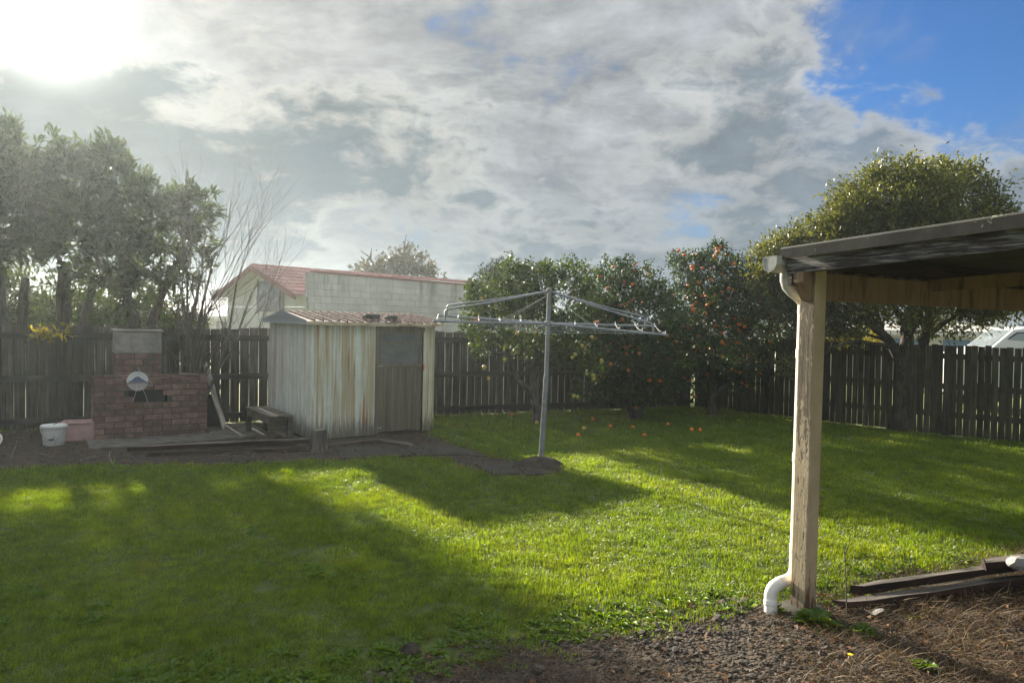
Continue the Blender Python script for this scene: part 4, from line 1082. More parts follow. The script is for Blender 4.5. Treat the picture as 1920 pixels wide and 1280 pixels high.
obj('drain_pipe', MB().tube([(-.05, 1.55, 2.9), (-.05, 1.55, 1.6)], .03, 8), 'red_trim', gar)
# roof: tiles on the slope that faces the garden
oh = .45; yE = -.05; yR = GW / 2 + .1; ze = EV - .02
obj('roof_deck', MB().add([(-oh, yE, ze), (-.03, yE, ze), (LW, .26, ze + .09), (LW, yR, RG + .04), (-oh, yR, RG + .04), (LW, 2 * yR - yE, ze), (-oh, 2 * yR - yE, ze), (-.03, .26, ze + .09)], [(0, 1, 7, 2, 3, 4), (4, 3, 5, 6)]), 'soffit', gar)
tl = MB(); 
tile = MB().add([(0, 0, 0), (.3, 0, 0), (.3, .36, .004), (0, .36, .004), (0, 0, .03), (.1, 0, .045), (.2, 0, .03), (.3, 0, .036), (.3, .36, .02), (.2, .36, .016), (.1, .36, .03), (0, .36, .016)], [(0, 1, 7, 6, 5, 4), (4, 5, 10, 11), (5, 6, 9, 10), (6, 7, 8, 9), (0, 4, 11, 3), (1, 2, 8, 7)]).mesh('roof_tile')
tile.materials.append(MATS['red_tile']); pitch = math.atan2(RG + .04 - ze, yR - yE)
for r_ in range(8):
    for c in range(9):
        f_ = r_ / 8
        if yE + (yR - yE) * f_ < .24 and -oh + .302 * c > -.2: continue
        obj('roof_tile', tile, None, gar, (-oh + .302 * c, yE + (yR - yE) * f_, ze + .015 + (RG + .04 - ze) * f_ + .012), (pitch - .03, 0, 0))
obj('ridge_cap', MB().tube([(-oh, yR, RG + .06), (LW, yR, RG + .06)], .07, 8), 'red_tile', gar)
for sgn in (-1, 1):
    obj('bargeboard', MB().beam((-oh - .012, yR, RG + .0), (-oh - .012, yR + sgn * (yR - yE + .03), ze - .045), .03, .15, up=(0, 0, 1)), 'red_trim', gar)

# pale houses and things beyond the fences
def small_house(name, label, cpx, Y, wx, dy, hw, hr, wall_m, roof_m, rz, windows=(), chimney=False):
    p = at(cpx, 600, Y); p.z = 0; t = thing(name, label, 'house', p, rz)
    obj('wall', MB().box((0, 0, hw / 2), (wx, dy, hw)), wall_m, t)
    o_ = .35; vs = [(-wx / 2 - o_, -dy / 2 - o_, hw), (wx / 2 + o_, -dy / 2 - o_, hw), (wx / 2 + o_, dy / 2 + o_, hw), (-wx / 2 - o_, dy / 2 + o_, hw), (-wx / 2 + 1.2, 0, hr), (wx / 2 - 1.2, 0, hr)]
    obj('roof', MB().add(vs, [(0, 1, 5, 4), (1, 2, 5), (2, 3, 4, 5), (3, 0, 4), (3, 2, 1, 0)]), roof_m, t)
    obj('fascia', MB().box((0, -dy / 2 - o_ - .012, hw - .06), (wx + 2 * o_, .02, .16)), 'white_cladding', t)
    for x, z, a, b, m in windows:
        wd = obj('window', MB().box((x, -dy / 2 - .02, z), (a, .05, b)), m, t); obj('frame', MB().box((x, -dy / 2 - .05, z - b / 2 - .04), (a + .1, .05, .07)).box((x, -dy / 2 - .048, z), (.05, .05, b)), 'white_cladding', wd)
    return t
small_house('pale_house', 'low pale house with white roof left of the red gabled garage', 395, 36, 5.2, 5, 1.75, 2.55, 'white_cladding', 'pale_roof', .15, ((-1.6, 1.1, .9, .8, 'dark_window'), (-.2, 1.1, .8, .8, 'dark_window'), (1.4, 1.1, 1.0, .8, 'dark_window')))
small_house('pale_house', 'pale house glimpsed through the tall leafy trees at the left', 110, 24, 6.5, 5, 1.9, 2.3, 'soffit', 'soffit', .35, ((-1.5, 1.3, 1.0, .8, 'dark_window'), (1.2, 1.3, 1.0, .8, 'dark_window')))
small_house('white_house', 'white house with blue windows behind the big tree on the right', 1660, 27, 7.5, 6, 1.78, 2.1, 'white_cladding', 'soffit', -.3, ((-2.3, 1.25, 1.2, .55, 'blue_paint'), (0, 1.25, 1.3, .55, 'blue_paint'), (2.0, 1.25, 1.6, .55, 'blue_paint')))
def campervan():
    p = at(1900, 640, 17.0); p.z = 0; t = thing('white_van', 'white van with black framed windows parked behind the right fence', 'van', p, -.25)
    # side profile (x forward = left), extruded over the width
    prof = [(-1.55, .35), (-1.55, .95), (-1.42, 1.22), (-.72, 1.45), (-.28, 1.86), (.1, 1.93), (2.6, 1.95), (2.75, 1.8), (2.8, .9), (2.75, .35)]
    hw_ = .82; n = len(prof); vs = [(x, -hw_ * (.88 if z > 1.5 else 1), z) for x, z in prof] + [(x, hw_ * (.88 if z > 1.5 else 1), z) for x, z in prof]
    obj('body', MB().add(vs, [tuple(range(n)), tuple(range(2 * n - 1, n - 1, -1))] + [(i, n + i, n + (i + 1) % n, (i + 1) % n) for i in range(n)]), 'car_white', t, bev=.03)
    for poly in (((-.60, 1.50), (-.22, 1.80), (.30, 1.84), (.22, 1.50)), ((.42, 1.49), (.50, 1.84), (1.12, 1.85), (1.05, 1.49)), ((1.28, 1.49), (1.32, 1.85), (2.4, 1.86), (2.45, 1.49))):
        yv = -hw_ * .885 - .02; cx = sum(a for a, b in poly) / 4; cz = sum(b for a, b in poly) / 4
        fr = obj('window_frame', MB().add([(a, yv - (.06 * (1.86 - b)), b) for a, b in poly], [(0, 3, 2, 1)]), 'black_rubber', t)
        sheet_solid(fr, .02)
        obj('pane', MB().add([(cx + (a - cx) * .88, yv - .026 - (.06 * (1.86 - b)), cz + (b - cz) * .84) for a, b in poly], [(0, 3, 2, 1)]), 'car_glass', fr)
    obj('windscreen', MB().add([(-.735, -.68, 1.47), (-.30, -.64, 1.85), (-.30, .64, 1.85), (-.735, .68, 1.47)], [(0, 1, 2, 3), (3, 2, 1, 0)]), 'car_glass', t)
    for x in (-.85, 1.85):
        for s_ in (-1, 1):
            wl = obj('wheel', MB().lathe([(.2, -.1), (.32, -.09), (.34, -.04), (.34, .04), (.32, .09), (.2, .1)], 20), 'black_rubber', t, (x, s_ * .74, .34), (math.pi / 2, 0, 0), sm=40)
            obj('rim', MB().lathe([(.0, -.09), (.18, -.085), (.205, -.1), (.205, .1), (.18, .085), (0, .09)], 16, cap=False), 'hub_metal', wl)
    for s_ in (-1, 1): obj('headlight', MB().box((-1.535, s_ * .58, .88), (.06, .28, .14)), 'car_glass', t, bev=.02)
    obj('roof_rack', MB().beam((.3, -.6, 1.985), (2.3, -.6, 2.0), .03, .03).beam((.3, .6, 1.985), (2.3, .6, 2.0), .03, .03), 'black_rubber', t)
campervan()
# far hills
hl = MB(); n = 60; vs = []
for i in range(n + 1):
    x = -900 + 1800 * i / n; h = 4.3 + 1.8 * math.sin(i * .33 + 1) + 1.2 * math.sin(i * .9) + random.uniform(-.3, .3); vs += [(x * .195, 118, -.9), (x * .195, 132, max(1.6, h * .75)), (x * .195, 150, -.9)]
hl.add(vs, [(i * 3 + k, i * 3 + 3 + k, i * 3 + 4 + k, i * 3 + 1 + k) for i in range(n) for k in range(2)])
kind(obj('hills', hl, 'hill_far', sm=80), 'structure')

# ------------------------------------------------------------------ trees
def leaves_mesh(name, P, A, L, Wd, rnd, spread=.9, droop=.15, upb=.25):
    """P leaf base points, A twig directions"""
    n = len(P); d = unit(A + rng.normal(0, spread, (n, 3)) + np.array([0, 0, upb])); s = unit(np.cross(d, unit(rng.normal(0, .55, (n, 3)) + np.array([0, 0, 1.0]))))
    nn = np.cross(s, d); l = (L * rng.uniform(.65, 1.2, n))[:, None]; wd = (Wd * rng.uniform(.8, 1.2, n))[:, None]
    v = np.stack([P, P + d * l * .48 + s * wd / 2 + nn * wd * .16, P + d * l - np.array([0, 0, 1.0]) * l * droop, P + d * l * .48 - s * wd / 2 + nn * wd * .16], 1).reshape(-1, 3)
    o = np.arange(n)[:, None] * 4; f = np.concatenate([o + np.array([[0, 1, 2]]), o + np.array([[0, 2, 3]])])
    return np_mesh(name, v, f, {'rnd': np.repeat(rnd, 4)})
def tree(name, label, base, blobs, Yd, nclus, per, L, Wd, leaf_m, bark_m, trunk, clus_r=.10, shell=.45, spread=.9, droop=.15, upb=.3, ydepth=.55, fruit=None, cat='tree', group=None, limbs=1.0, twig=.010, seed=1, nlimb=None, ragged=1.25):
    """blobs: (px, py, radius px[, depth offset]) of the crown as seen; trunk: list of (px, py, dY, radius) from the ground up"""
    global rng
    rng = np.random.default_rng(seed); random.seed(seed)
    base = Vector(base); t = thing(name, label, cat, base, 0, group)
    cen = []; rad = []
    for b in blobs:
        dy = b[3] if len(b) > 3 else random.uniform(-.35, .35)
        c = at(b[0], b[1], Yd + dy) - base; cen.append(tuple(c)); rad.append(b[2] * (Yd + dy) / F)
    cen = np.array(cen); rad = np.array(rad)
    pr_ = rad ** 2 / (rad ** 2).sum(); bi = rng.choice(len(rad), nclus, p=pr_)
    dr = unit(rng.normal(0, 1, (nclus, 3))); q = rng.uniform(shell, 1, nclus) ** .6 * rng.uniform(.92, 1.10, nclus) * np.where(rng.uniform(0, 1, nclus) < .14, rng.uniform(1.0, ragged, nclus), 1)
    cp = cen[bi] + dr * (rad[bi] * q)[:, None] * np.array([1, ydepth + .45, 1])
    keep = cp[:, 2] + base.z > .25; cp = cp[keep]; dr = dr[keep]; bi = bi[keep]
    n = len(cp); P = np.repeat(cp, per, 0); A = np.repeat(unit(dr + np.array([0, 0, .35])), per, 0)
    tt = rng.uniform(-.5, 1, len(P))[:, None]; P = P + A * tt * clus_r + rng.normal(0, clus_r * .45, P.shape)
    crn = np.repeat(rng.uniform(0, 1, n), per); rn = np.clip(crn * .55 + rng.uniform(0, 1, len(P)) * .45, 0, 1)
    o = obj('crown', leaves_mesh('crown', P, A, L, Wd, rn, spread, droop, upb), leaf_m, t); o['kind'] = 'stuff'
    # trunk(s)
    forks = []
    for tk in trunk:
        pts = [at(px, py, Yd + dY) - base if py is not None else Vector((0, 0, -.05)) for px, py, dY, r_ in tk]; rs = [k[3] for k in tk]
        out = []; rr = []
        for i in range(len(pts) - 1):
            for j in range(5):
                f = j / 5; out.append(pts[i].lerp(pts[i + 1], f) + Vector((random.gauss(0, .012), random.gauss(0, .012), 0)) * (1 if i + j else 0)); rr.append((rs[i] * (1 - f) + rs[i + 1] * f) * random.uniform(.93, 1.07))
        out.append(pts[-1]); rr.append(rs[-1])
        obj('trunk', MB().tube(out, rr, 10), bark_m, t, sm=70)
        forks += [(out[k], rr[k]) for k in range(len(out) // 2, len(out))]
    nodes = list(forks)
    order = sorted(range(len(rad)), key=lambda i: (Vector(cen[i]) - forks[-1][0]).length)
    mb = MB()
    for i in order[:nlimb]:
        c = Vector(cen[i]); best = min(nodes, key=lambda nd: (nd[0] - c).length * (1 + (nd[0].z > c.z) * .6)); a, ra = best; r0 = min(ra * .75, .055 * limbs); N_ = 7; ps = []; rs = []
        mid = a.lerp(c, .5) + Vector((random.gauss(0, .08), random.gauss(0, .08), -.10 * (c - a).length))
        for j in range(N_ + 1):
            f = j / N_; p = a.lerp(mid, f).lerp(mid.lerp(c, f), f) + Vector((random.gauss(0, .014), random.gauss(0, .014), random.gauss(0, .014))) * (j > 0); ps.append(p); rs.append(r0 * (1 - f * .62)); 
            if j > 1: nodes.append((p, rs[-1]))
        mb.tube(ps, rs, 7)
    # twigs out to some of the leaf clusters
    sel = rng.choice(n, min(n, 9 * len(rad)), replace=False)
    nd = np.array([tuple(k[0]) for k in nodes])
    for k in sel:
        c = cp[k]; j = int(np.argmin(((nd - c) ** 2).sum(1))); a = nodes[j][0]; c = Vector(c); m = a.lerp(c, .5) + Vector((random.gauss(0, .04), random.gauss(0, .04), random.gauss(0, .04)))
        mb.tube([a, m, c], [min(twig, nodes[j][1]), twig * .6, twig * .3], 4)
    kind(obj('branches', mb, bark_m, t, sm=70), 'stuff')
    if fruit:
        mesh, m, nf, rf, pxlist = fruit
        idx = []
        cand = [k for k in range(n) if dr[k][1] < .35 or rng.uniform() < .15]; rng.shuffle(cand)
        fp = [Vector(cp[k]) + Vector((0, -.03, -.05)) for k in cand[:nf]] + [at(px, py, Yd - .55) - base for px, py in pxlist]
        for p in fp: 
            fo_ = obj('fruit', mesh, None, t, p, (random.gauss(0, .3), random.gauss(0, .3), random.random() * 6)); s_ = rf * random.uniform(.8, 1.15); fo_.scale = (s_, s_, s_)
    return t
def fruit_mesh(name, prof, m):
    me = MB().lathe(prof, 14, cap=False).mesh(name); smooth(me); me.materials.append(MATS[m]); return me
mand = fruit_mesh('fruit', [(.0, -.82), (.45, -.78), (.82, -.5), (1.0, 0), (.86, .48), (.5, .74), (.12, .76), (0, .70)], 'mandarin_skin')
lem = fruit_mesh('fruit', [(.0, -1.35), (.16, -1.28), (.45, -1.05), (.85, -.5), (1.0, 0), (.85, .55), (.4, .95), (0, 1.05)], 'lemon_skin')
def gb(px, py): return gd(px, py)

# three broad-leaved trees beyond the fence on the left
LQ = dict(ragged=1.5, per=17, L=.185, Wd=.050, leaf_m='leaf_loquat', bark_m='bark_grey', clus_r=.09, spread=.62, droop=.10, upb=.35, ydepth=.35, shell=.5, group='tall broad-leaved trees along the left fence')
Yd = 12.6
b0 = at(262, 600, Yd); b0.z = 0
tree('loquat_tree', 'broad-leaved tree with splayed trunks behind the barbecue chimney', b0, [(300, 420, 62), (352, 392, 44), (378, 380, 20), (330, 480, 58), (258, 390, 66), (222, 330, 48), (205, 305, 26), (290, 505, 55), (366, 440, 34), (230, 460, 60), (345, 360, 24), (240, 540, 40)], Yd, 360, trunk=[[(262, None, 0, .14), (262, 640, 0, .12), (240, 570, 0, .10), (228, 520, 0, .08)], [(268, None, .05, .12), (280, 620, .05, .10), (300, 560, .05, .07), (322, 500, .05, .05)]], seed=11, **LQ)
b0 = at(120, 600, Yd); b0.z = 0
tree('loquat_tree', 'dense broad-leaved tree at the left, next to the picture edge tree', b0, [(130, 345, 66), (125, 290, 30), (190, 325, 44), (200, 285, 20), (150, 430, 72), (95, 455, 52), (190, 515, 50), (60, 400, 60), (170, 400, 50), (60, 340, 40)], Yd - .3, 440, trunk=[[(120, None, 0, .15), (118, 620, 0, .13), (120, 500, 0, .09)], [(140, None, .05, .1), (158, 600, .05, .08), (176, 520, .05, .06)]], seed=12, **LQ)
b0 = at(5, 600, Yd); b0.z = 0
tree('loquat_tree', 'tallest broad-leaved tree, cut by the left picture edge', b0, [(10, 300, 66), (8, 262, 26), (-70, 300, 90), (20, 410, 84), (-50, 430, 84), (-120, 400, 90), (50, 330, 36)], Yd - .4, 480, trunk=[[(5, None, 0, .16), (2, 620, 0, .14), (-8, 500, 0, .1)], [(25, None, .05, .1), (40, 600, .05, .08), (48, 520, .05, .06)]], seed=13, **LQ)
b0 = at(-190, 600, Yd); b0.z = 0
tree('loquat_tree', 'broad-leaved tree mostly beyond the left picture edge', b0, [(-190, 330, 110), (-260, 420, 110), (-130, 430, 80), (-230, 500, 90), (-310, 330, 100)], Yd - .8, 520, trunk=[[(-190, None, 0, .16), (-192, 560, 0, .12)]], seed=14, **LQ)
# yellow-leaved sapling before the left fence
yb = at(78, 700, 10.4); yb.z = 0
tree('sapling', 'thin sapling with yellow leaves before the left fence', yb, [(80, 622, 12), (118, 618, 10), (74, 634, 10)], 10.4, 16, 7, .11, .035, 'leaf_yellow', 'bark_bare', [[(78, None, 0, .012), (80, 700, 0, .010), (80, 640, 0, .006)]], clus_r=.05, cat='sapling', seed=15, limbs=.12, twig=.004)
# undergrowth behind the fence
for i, (px, py, rr, lb) in enumerate(((185, 600, 38, 'pale green shrub showing over the fence left of the trunks'), (330, 600, 30, 'pale green shrub showing over the fence right of the trunks'), (15, 604, 36, 'pale green shrub showing over the fence at the left picture edge'), (95, 606, 34, 'pale green shrub showing over the fence behind the yellow leaved sapling'))):
    ub = at(px, 620, 13.4); ub.z = 0
    tree('leafy_shrub', lb, ub, [(px, py - 10, rr), (px - 20, py + 20, rr), (px + 22, py + 15, rr)], 13.4, 150, 9, .12, .035, 'leaf_lemon', 'bark_grey', [[(px, None, 0, .04), (px, 640, 0, .03)]], clus_r=.09, cat='shrub', seed=31 + i, limbs=.4, group='shrubs behind the left fence')

for i, (px, py, rr, lb) in enumerate(((-30, 560, 62, 'dark leafy mass below the tallest tree at the left edge'), (70, 555, 60, 'dark leafy mass between the tallest tree and the dense tree'), (165, 560, 56, 'dark leafy mass behind the dense tree trunks'), (250, 565, 46, 'dark leafy mass behind the splayed trunks'))):
    ub = at(px, 620, 14.9); ub.z = 0
    tree('leafy_shrub', lb, ub, [(px, py, rr), (px - 36, py + 34, rr * .7), (px + 36, py + 30, rr * .7), (px, py + 45, rr * .7)], 14.9, 210, 11, .17, .05, 'leaf_loquat', 'bark_grey', [[(px, None, 0, .06), (px, 600, 0, .04)]], clus_r=.13, cat='shrub', seed=61 + i, limbs=.5, ragged=1.4, group='shrubs behind the left fence')

# bare twiggy shrub
def bare_tree(name, label, base, stems, Yd, seed, r0=.022, depth=4):
    random.seed(seed); t = thing(name, label, 'shrub', base)
    mb = MB()
    def grow(p, d, L, r, lev):
        ps = [p]; rs = [r]; dd = d.copy(); k = 5
        for j in range(k):
            dd = (dd + Vector((random.gauss(0, .10), random.gauss(0, .10), random.gauss(.05, .07)))).normalized(); ps.append(ps[-1] + dd * L / k); rs.append(r * (1 - .55 * (j + 1) / k))
        mb.tube(ps, rs, 5 if lev > 1 else 7)
        if lev < depth:
            for _ in range(random.choice((3, 4, 4, 5))):
                j = random.randint(1, k); nd = (dd + Vector((random.gauss(0, .42), random.gauss(0, .35), random.gauss(.18, .25)))).normalized(); grow(ps[j], nd, L * random.uniform(.45, .72), rs[j] * .62, lev + 1)
    for px, py, dY, L in stems:
        e = at(px, py, Yd + dY) - Vector(base); grow(Vector((random.gauss(0, .08), random.gauss(0, .06), -.03)), e.normalized(), e.length, r0 * random.uniform(.8, 1.2), 1)
    kind(obj('branches', mb, 'bark_bare', t, sm=70), 'stuff'); return t
bb = at(345, 700, 11.25); bb.z = 0
bare_tree('bare_shrub', 'leafless twiggy shrub reaching up in front of the fence right of the barbecue', bb, [(395, 500, .1, 1), (415, 520, 0, 1), (372, 500, .2, 1), (455, 585, -.1, 1), (350, 510, .2, 1), (435, 600, -.1, 1), (402, 545, .15, 1), (425, 480, .1, 1)], 11.25, 5, .026)
bb2 = at(405, 640, 13.2); bb2.z = 0
bare_tree('bare_shrub', 'leafless branches rising beyond the fence in front of the red gable', bb2, [(470, 540, 0, 1), (440, 560, .1, 1)], 13.2, 9, .02)

# palm far away
def palm():
    p = at(407, 600, 62); p.z = 0; t = thing('palm_tree', 'distant palm above the pale house roof', 'palm', p)
    H = (at(407, 560, 62)).z; obj('trunk', MB().tube([(0, 0, -.1), (.1, 0, H * .5), (0, 0, H)], [.35, .28, .3], 8), 'bark_dark', t)
    mb = MB(); random.seed(3)
    for i in range(46):
        az = random.uniform(0, 6.28); el = random.uniform(-.9, 1.3); L = random.uniform(.8, 1.15); d = Vector((math.cos(az) * math.cos(el), math.sin(az) * math.cos(el), math.sin(el))); s = Vector((-math.sin(az), math.cos(az), 0)); b = Vector((0, 0, H + .1))
        for k in range(7):
            a = (k - 3) * .2; dd = (d + s * a).normalized(); m = b + dd * L * .7; mb.add([b + d * .2, m + s * .05, b + dd * L + Vector((0, 0, -.12)), m - s * .05], [(0, 1, 2, 3)])
    obj('fronds', mb, 'leaf_dark', t)
palm()
# russet tree behind the garage, with two dead limbs
rb = at(735, 600, 33); rb.z = 0
rt = tree('russet_tree', 'rounded russet-leaved tree behind the garage wall with dead bare limbs on top', rb, [(740, 510, 34), (700, 520, 30), (775, 505, 34), (765, 492, 26), (800, 522, 24), (665, 522, 16), (730, 530, 40), (790, 540, 36), (690, 540, 36)], 33, 420, 11, .24, .10, 'leaf_russet', 'bark_dark', [[(735, None, 0, .25), (735, 570, 0, .2), (740, 530, 0, .12)]], clus_r=.2, seed=41, shell=.5)
mb = MB()
for pts in ([(757, 500), (760, 478), (758, 462), (762, 440)], [(760, 478), (748, 488), (742, 496)], [(760, 466), (768, 452)], [(708, 515), (700, 495), (690, 480), (676, 470)], [(702, 500), (692, 500), (684, 508)], [(694, 485), (697, 465)]):
    mb.tube([at(x_, y_, 33) - rb for x_, y_ in pts], [.06 - .045 * i / (len(pts) - 1) for i in range(len(pts))], 5)
obj('dead_limb', mb, 'bark_dark', rt)
# dark evergreen behind the lemon tree
db = at(940, 600, 23); db.z = 0
tree('dark_evergreen', 'dark evergreen rising behind the lemon tree top', db, [(940, 512, 24), (925, 530, 34), (955, 545, 44), (985, 528, 24), (915, 560, 36)], 23, 360, 11, .13, .05, 'leaf_dark', 'bark_dark', [[(940, None, 0, .15), (940, 560, 0, .08)]], clus_r=.14, seed=42)
# citrus
CI = dict(bark_m='bark_grey', ydepth=.75, shell=.4)
lb_ = gd(1003, 795)
tree('lemon_tree', 'open lemon tree with pale yellow lemons behind the clothes line pole', lb_, [(925, 560, 44), (990, 545, 52), (1060, 555, 56), (1000, 612, 62), (915, 622, 40), (1085, 640, 46), (892, 600, 26), (1103, 690, 30), (1094, 735, 20), (1040, 640, 46), (960, 520, 34), (1075, 525, 36), (905, 655, 22), (1020, 525, 30), (1110, 600, 40), (895, 550, 24)], lb_.y, 1250, 11, .085, .042, 'leaf_lemon', trunk=[[(1003, None, 0, .085), (1006, 770, 0, .075), (1000, 735, 0, .065), (1004, 690, .1, .055), (1006, 640, .1, .035)], [(1000, 735, 0, .055), (975, 715, -.05, .045), (964, 690, -.05, .04), (950, 655, -.05, .03)], [(1004, 730, .05, .045), (1030, 700, .1, .035), (1042, 670, .1, .025)]],
     clus_r=.08, seed=51, fruit=(lem, 'lemon_skin', 16, .034, [(882, 646), (916, 709), (908, 688), (946, 674), (1079, 664), (1073, 670), (1112, 704), (1113, 710), (1076, 742), (1083, 744), (1110, 632), (1128, 676), (928, 580), (1002, 624), (970, 625), (1092, 648), (1100, 700), (903, 560), (910, 555)]), limbs=.7, **CI)
m1 = gd(1190, 786)
tree('mandarin_tree', 'low dense mandarin tree with few orange fruit, between lemon tree and fruit-laden neighbour', m1, [(1160, 555, 56), (1205, 600, 76), (1135, 620, 54), (1170, 680, 66), (1235, 670, 60), (1150, 515, 30), (1205, 530, 34), (1240, 725, 34), (1150, 730, 36), (1195, 720, 50), (1120, 560, 36), (1180, 500, 16), (1245, 590, 40), (1112, 600, 44)], m1.y, 2200, 12, .075, .036, 'leaf_citrus', trunk=[[(1190, None, 0, .13), (1190, 760, 0, .12), (1186, 720, 0, .10), (1190, 650, 0, .06)], [(1196, 770, .05, .08), (1215, 710, .1, .05)], [(1184, 770, 0, .08), (1165, 715, -.1, .05)]],
     clus_r=.08, seed=52, fruit=(mand, 'mandarin_skin', 52, .036, [(1136, 586), (1139, 540), (1163, 573), (1172, 570), (1237, 714), (1218, 713), (1171, 652), (1199, 651), (1150, 500)]), limbs=.8, **CI)
m2 = gd(1335, 782)
tree('mandarin_tree', 'tall mandarin tree laden with orange fruit at the fence corner', m2, [(1340, 530, 54), (1298, 505, 34), (1345, 480, 24), (1272, 490, 18), (1290, 580, 56), (1385, 560, 62), (1330, 640, 76), (1415, 620, 46), (1400, 680, 44), (1270, 650, 54), (1400, 510, 28), (1310, 705, 40), (1375, 700, 30), (1350, 590, 70), (1430, 560, 36), (1345, 462, 10)], m2.y, 2500, 12, .075, .034, 'leaf_citrus', trunk=[[(1335, None, 0, .12), (1336, 765, 0, .085), (1338, 720, 0, .08), (1330, 660, 0, .05)], [(1340, 738, 0, .05), (1358, 725, 0, .045), (1380, 705, 0, .035), (1400, 690, 0, .025)]],
     clus_r=.08, seed=53, fruit=(mand, 'mandarin_skin', 130, .036, [(1283, 478), (1272, 470), (1344, 466), (1346, 472), (1340, 480), (1297, 500), (1299, 505), (1318, 503), (1290, 535), (1322, 575), (1327, 572), (1330, 567), (1298, 574), (1300, 580), (1289, 615), (1324, 555), (1340, 610), (1353, 548), (1385, 618), (1310, 630), (1350, 612), (1376, 495)]), limbs=.8, **CI)
# dark bush beyond the corner of the fence
db = at(1445, 620, 16.0); db.z = 0
tree('dark_bush', 'dark leafy bush beyond the right fence, left of the carport post', db, [(1430, 545, 44), (1465, 600, 46), (1420, 620, 46), (1475, 560, 40), (1450, 650, 40), (1490, 630, 36)], 16.0, 520, 11, .10, .04, 'leaf_dark', 'bark_dark', [[(1445, None, 0, .1), (1445, 640, 0, .07)]], clus_r=.12, seed=54, cat='bush')
for i, (px, py, rr, lb) in enumerate(((1572, 622, 24, 'sunlit yellow-green shrub over the right fence next to the carport post'), (1628, 628, 20, 'sunlit yellow-green shrub over the right fence left of the forked trunk'))):
    ub = at(px, 640, 15.6); ub.z = 0
    tree('sunlit_shrub', lb, ub, [(px, py, rr), (px - 14, py + 16, rr), (px + 14, py + 16, rr)], 15.6, 110, 10, .09, .035, 'leaf_yellow', 'bark_grey', [[(px, None, 0, .04), (px, 640, 0, .03)]], clus_r=.09, cat='shrub', seed=71 + i, limbs=.4, group='shrubs behind the right fence')
# the big rounded tree on the right
bt = gd(1688, 806)
tree('round_tree', 'large rounded olive-green tree with forked dark trunk in front of the right fence', bt, [(1700, 395, 80), (1790, 400, 72), (1620, 440, 62), (1530, 470, 52), (1478, 490, 36), (1452, 470, 24), (1845, 430, 40), (1655, 365, 50), (1745, 350, 42), (1805, 345, 34), (1600, 380, 30), (1700, 480, 90), (1800, 500, 76), (1860, 540, 50), (1775, 585, 40), (1830, 588, 26), (1895, 572, 28), (1560, 530, 46), (1500, 545, 34), (1585, 410, 34), (1870, 395, 18), (1484, 690, 16), (1840, 470, 60), (1590, 610, 22), (1730, 600, 26), (1520, 600, 26), (1450, 515, 36), (1500, 505, 48), (1575, 470, 56), (1470, 560, 30), (1440, 490, 22), (1580, 580, 34), (1640, 568, 36), (1690, 578, 28), (1545, 605, 26), (1610, 606, 22), (1520, 570, 30)], bt.y, 3300, 24, .10, .036, 'leaf_olive', 'bark_dark',
     trunk=[[(1688, None, 0, .20), (1690, 770, 0, .15), (1694, 690, 0, .125), (1700, 640, 0, .11), (1712, 570, 0, .085), (1710, 500, 0, .06)], [(1700, 790, .05, .15), (1722, 700, .1, .11), (1735, 640, .1, .09), (1742, 560, .1, .06), (1770, 480, .1, .04)], [(1694, 690, 0, .10), (1668, 640, -.1, .075), (1625, 600, -.15, .06), (1590, 565, -.2, .045), (1560, 520, -.2, .03)], [(1690, 680, 0, .07), (1655, 630, .2, .05), (1640, 570, .25, .035)], [(1676, 650, -.1, .04), (1610, 640, -.3, .03), (1560, 650, -.4, .018)], [(1660, 630, -.1, .04), (1630, 590, -.2, .03), (1600, 585, -.2, .022), (1555, 560, -.25, .015)], [(1698, 660, 0, .06), (1690, 600, .1, .045), (1668, 560, .1, .03)], [(1702, 640, -.05, .05), (1726, 590, -.1, .035), (1735, 550, -.1, .028)], [(1640, 612, -.1, .03), (1590, 600, 0, .02), (1550, 585, 0, .014)], [(1668, 640, .1, .035), (1620, 625, .2, .022), (1580, 622, .3, .014)], [(1720, 640, .1, .06), (1780, 600, .0, .04), (1840, 560, 0, .025)]],
     clus_r=.15, shell=.55, seed=55, ydepth=.8, limbs=.75, ragged=1.4)

# ------------------------------------------------------------------ small things on the lawn
random.seed(21)
FP = [(959, 781, 'm', 'fallen orange fruit left of the lemon tree, near the fence'), (1084, 821, 'm', 'fallen orange fruit on the sunlit grass right of the clothes line pole'), (1095, 808, 'l', 'yellowish fallen fruit just behind the sunlit edge of the lawn'), (1144, 804, 'm', 'fallen orange fruit in the shade left of the first mandarin trunk'), (1187, 806, 'm', 'fallen orange fruit in front of the first mandarin trunk'), (1208, 821, 'm', 'brightest fallen orange fruit, in front of the mandarin trees'), (1297, 810, 'm', 'left of a pair of fallen fruit before the second mandarin trunk'), (1313, 811, 'm', 'right of a pair of fallen fruit before the second mandarin trunk'), (1006, 797, 'l', 'pale fallen lemon at the foot of the lemon tree'), (1111, 790, 'm', 'fallen fruit in deep shade right of the lemon tree'), (1252, 800, 'm', 'fallen fruit between the two mandarin trunks')]
for px, py, k_, lb in FP:
    g_ = gd(px, py); o = obj('fallen_fruit', mand if k_ == 'm' else lem, None, None, (g_.x, g_.y, .045), (random.uniform(0, 1.5), 0, random.random() * 6)); o.scale = (.036,) * 3; tag(o, lb, 'fruit', 'fruit fallen on the lawn')
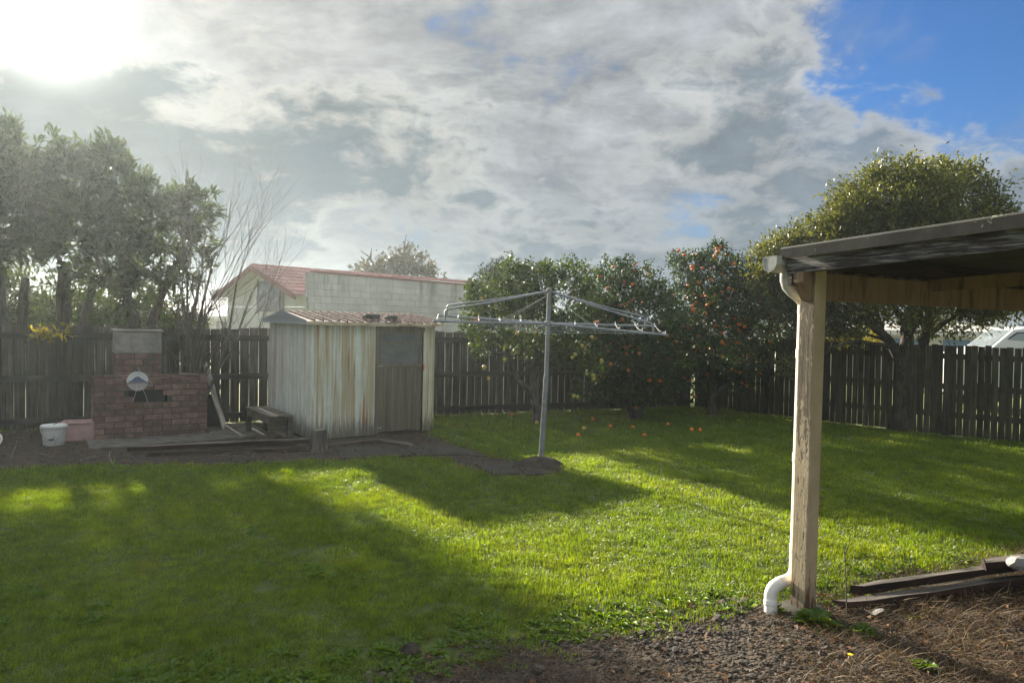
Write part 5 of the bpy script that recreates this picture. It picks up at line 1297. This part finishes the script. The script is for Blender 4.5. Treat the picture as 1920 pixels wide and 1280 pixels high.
def weed(name, label, px, py, n, L, cat='weed'):
    global rng
    g_ = gd(px, py); t = thing(name, label, cat, (g_.x, g_.y, .004)); 
    o = obj('leaves', rosette_mesh('leaves', n, L, 'leaf_weed'), None, t); o['kind'] = 'stuff'; return t
weed('dandelion_weed', 'bright green leafy weed clump at the foot of the carport post', 1530, 1172, 90, .17); weed('dandelion_weed', 'smaller ragged weed clump right of the leafy clump at the post', 1615, 1190, 46, .12)
weed('dandelion_weed', 'low weed rosette near the bottom right of the gravel', 1735, 1255, 40, .10)
fl = thing('yellow_flower', 'tiny yellow flower on the gravel near the bottom edge', 'flower', gd(1594, 1238)); obj('stem', MB().tube([(0, 0, 0), (.004, 0, .03)], .0015, 4), 'leaf_weed', fl); obj('petals', MB().lathe([(.0, .028), (.012, .032), (.014, .036), (0, .038)], 9), 'flower_yellow', fl)
def stalk():
    g_ = gd(1588, 1160); t = thing('dry_stalk', 'thin bare weed stalk standing right of the carport post', 'stalk', g_); mb = MB()
    pts = [at(1588, 1150, g_.y) - g_, at(1586, 1090, g_.y) - g_, at(1584, 1040, g_.y) - g_, at(1579, 1008, g_.y) - g_]; mb.tube([(0, 0, 0)] + pts, [.005, .0045, .004, .003, .0015], 5)
    mb.tube([pts[2], at(1592, 1020, g_.y) - g_, at(1594, 1000, g_.y) - g_], [.003, .002, .001], 4); mb.tube([pts[1], at(1596, 1060, g_.y) - g_], [.003, .001], 4)
    obj('stem', mb, 'bark_bare', t)
stalk()

# ------------------------------------------------------------------ air with a little moisture in it
HZ = 0.0013
hz = MB(); hz.box((0, 60, 2.65), (370, 230, 7.5)); 
if HZ > 0:
    hm = bpy.data.materials.new('haze'); hm.use_nodes = True; nt = hm.node_tree; nt.nodes.remove(nt.nodes['Principled BSDF'])
    pv = nt.nodes.new('ShaderNodeVolumePrincipled'); pv.inputs['Color'].default_value = (.84, .95, 1.0, 1); pv.inputs['Density'].default_value = HZ; pv.inputs['Anisotropy'].default_value = .66
    nt.links.new(pv.outputs[0], nt.nodes['Material Output'].inputs['Volume'])
    h_ = obj('haze', hz, hm); kind(h_, 'stuff')
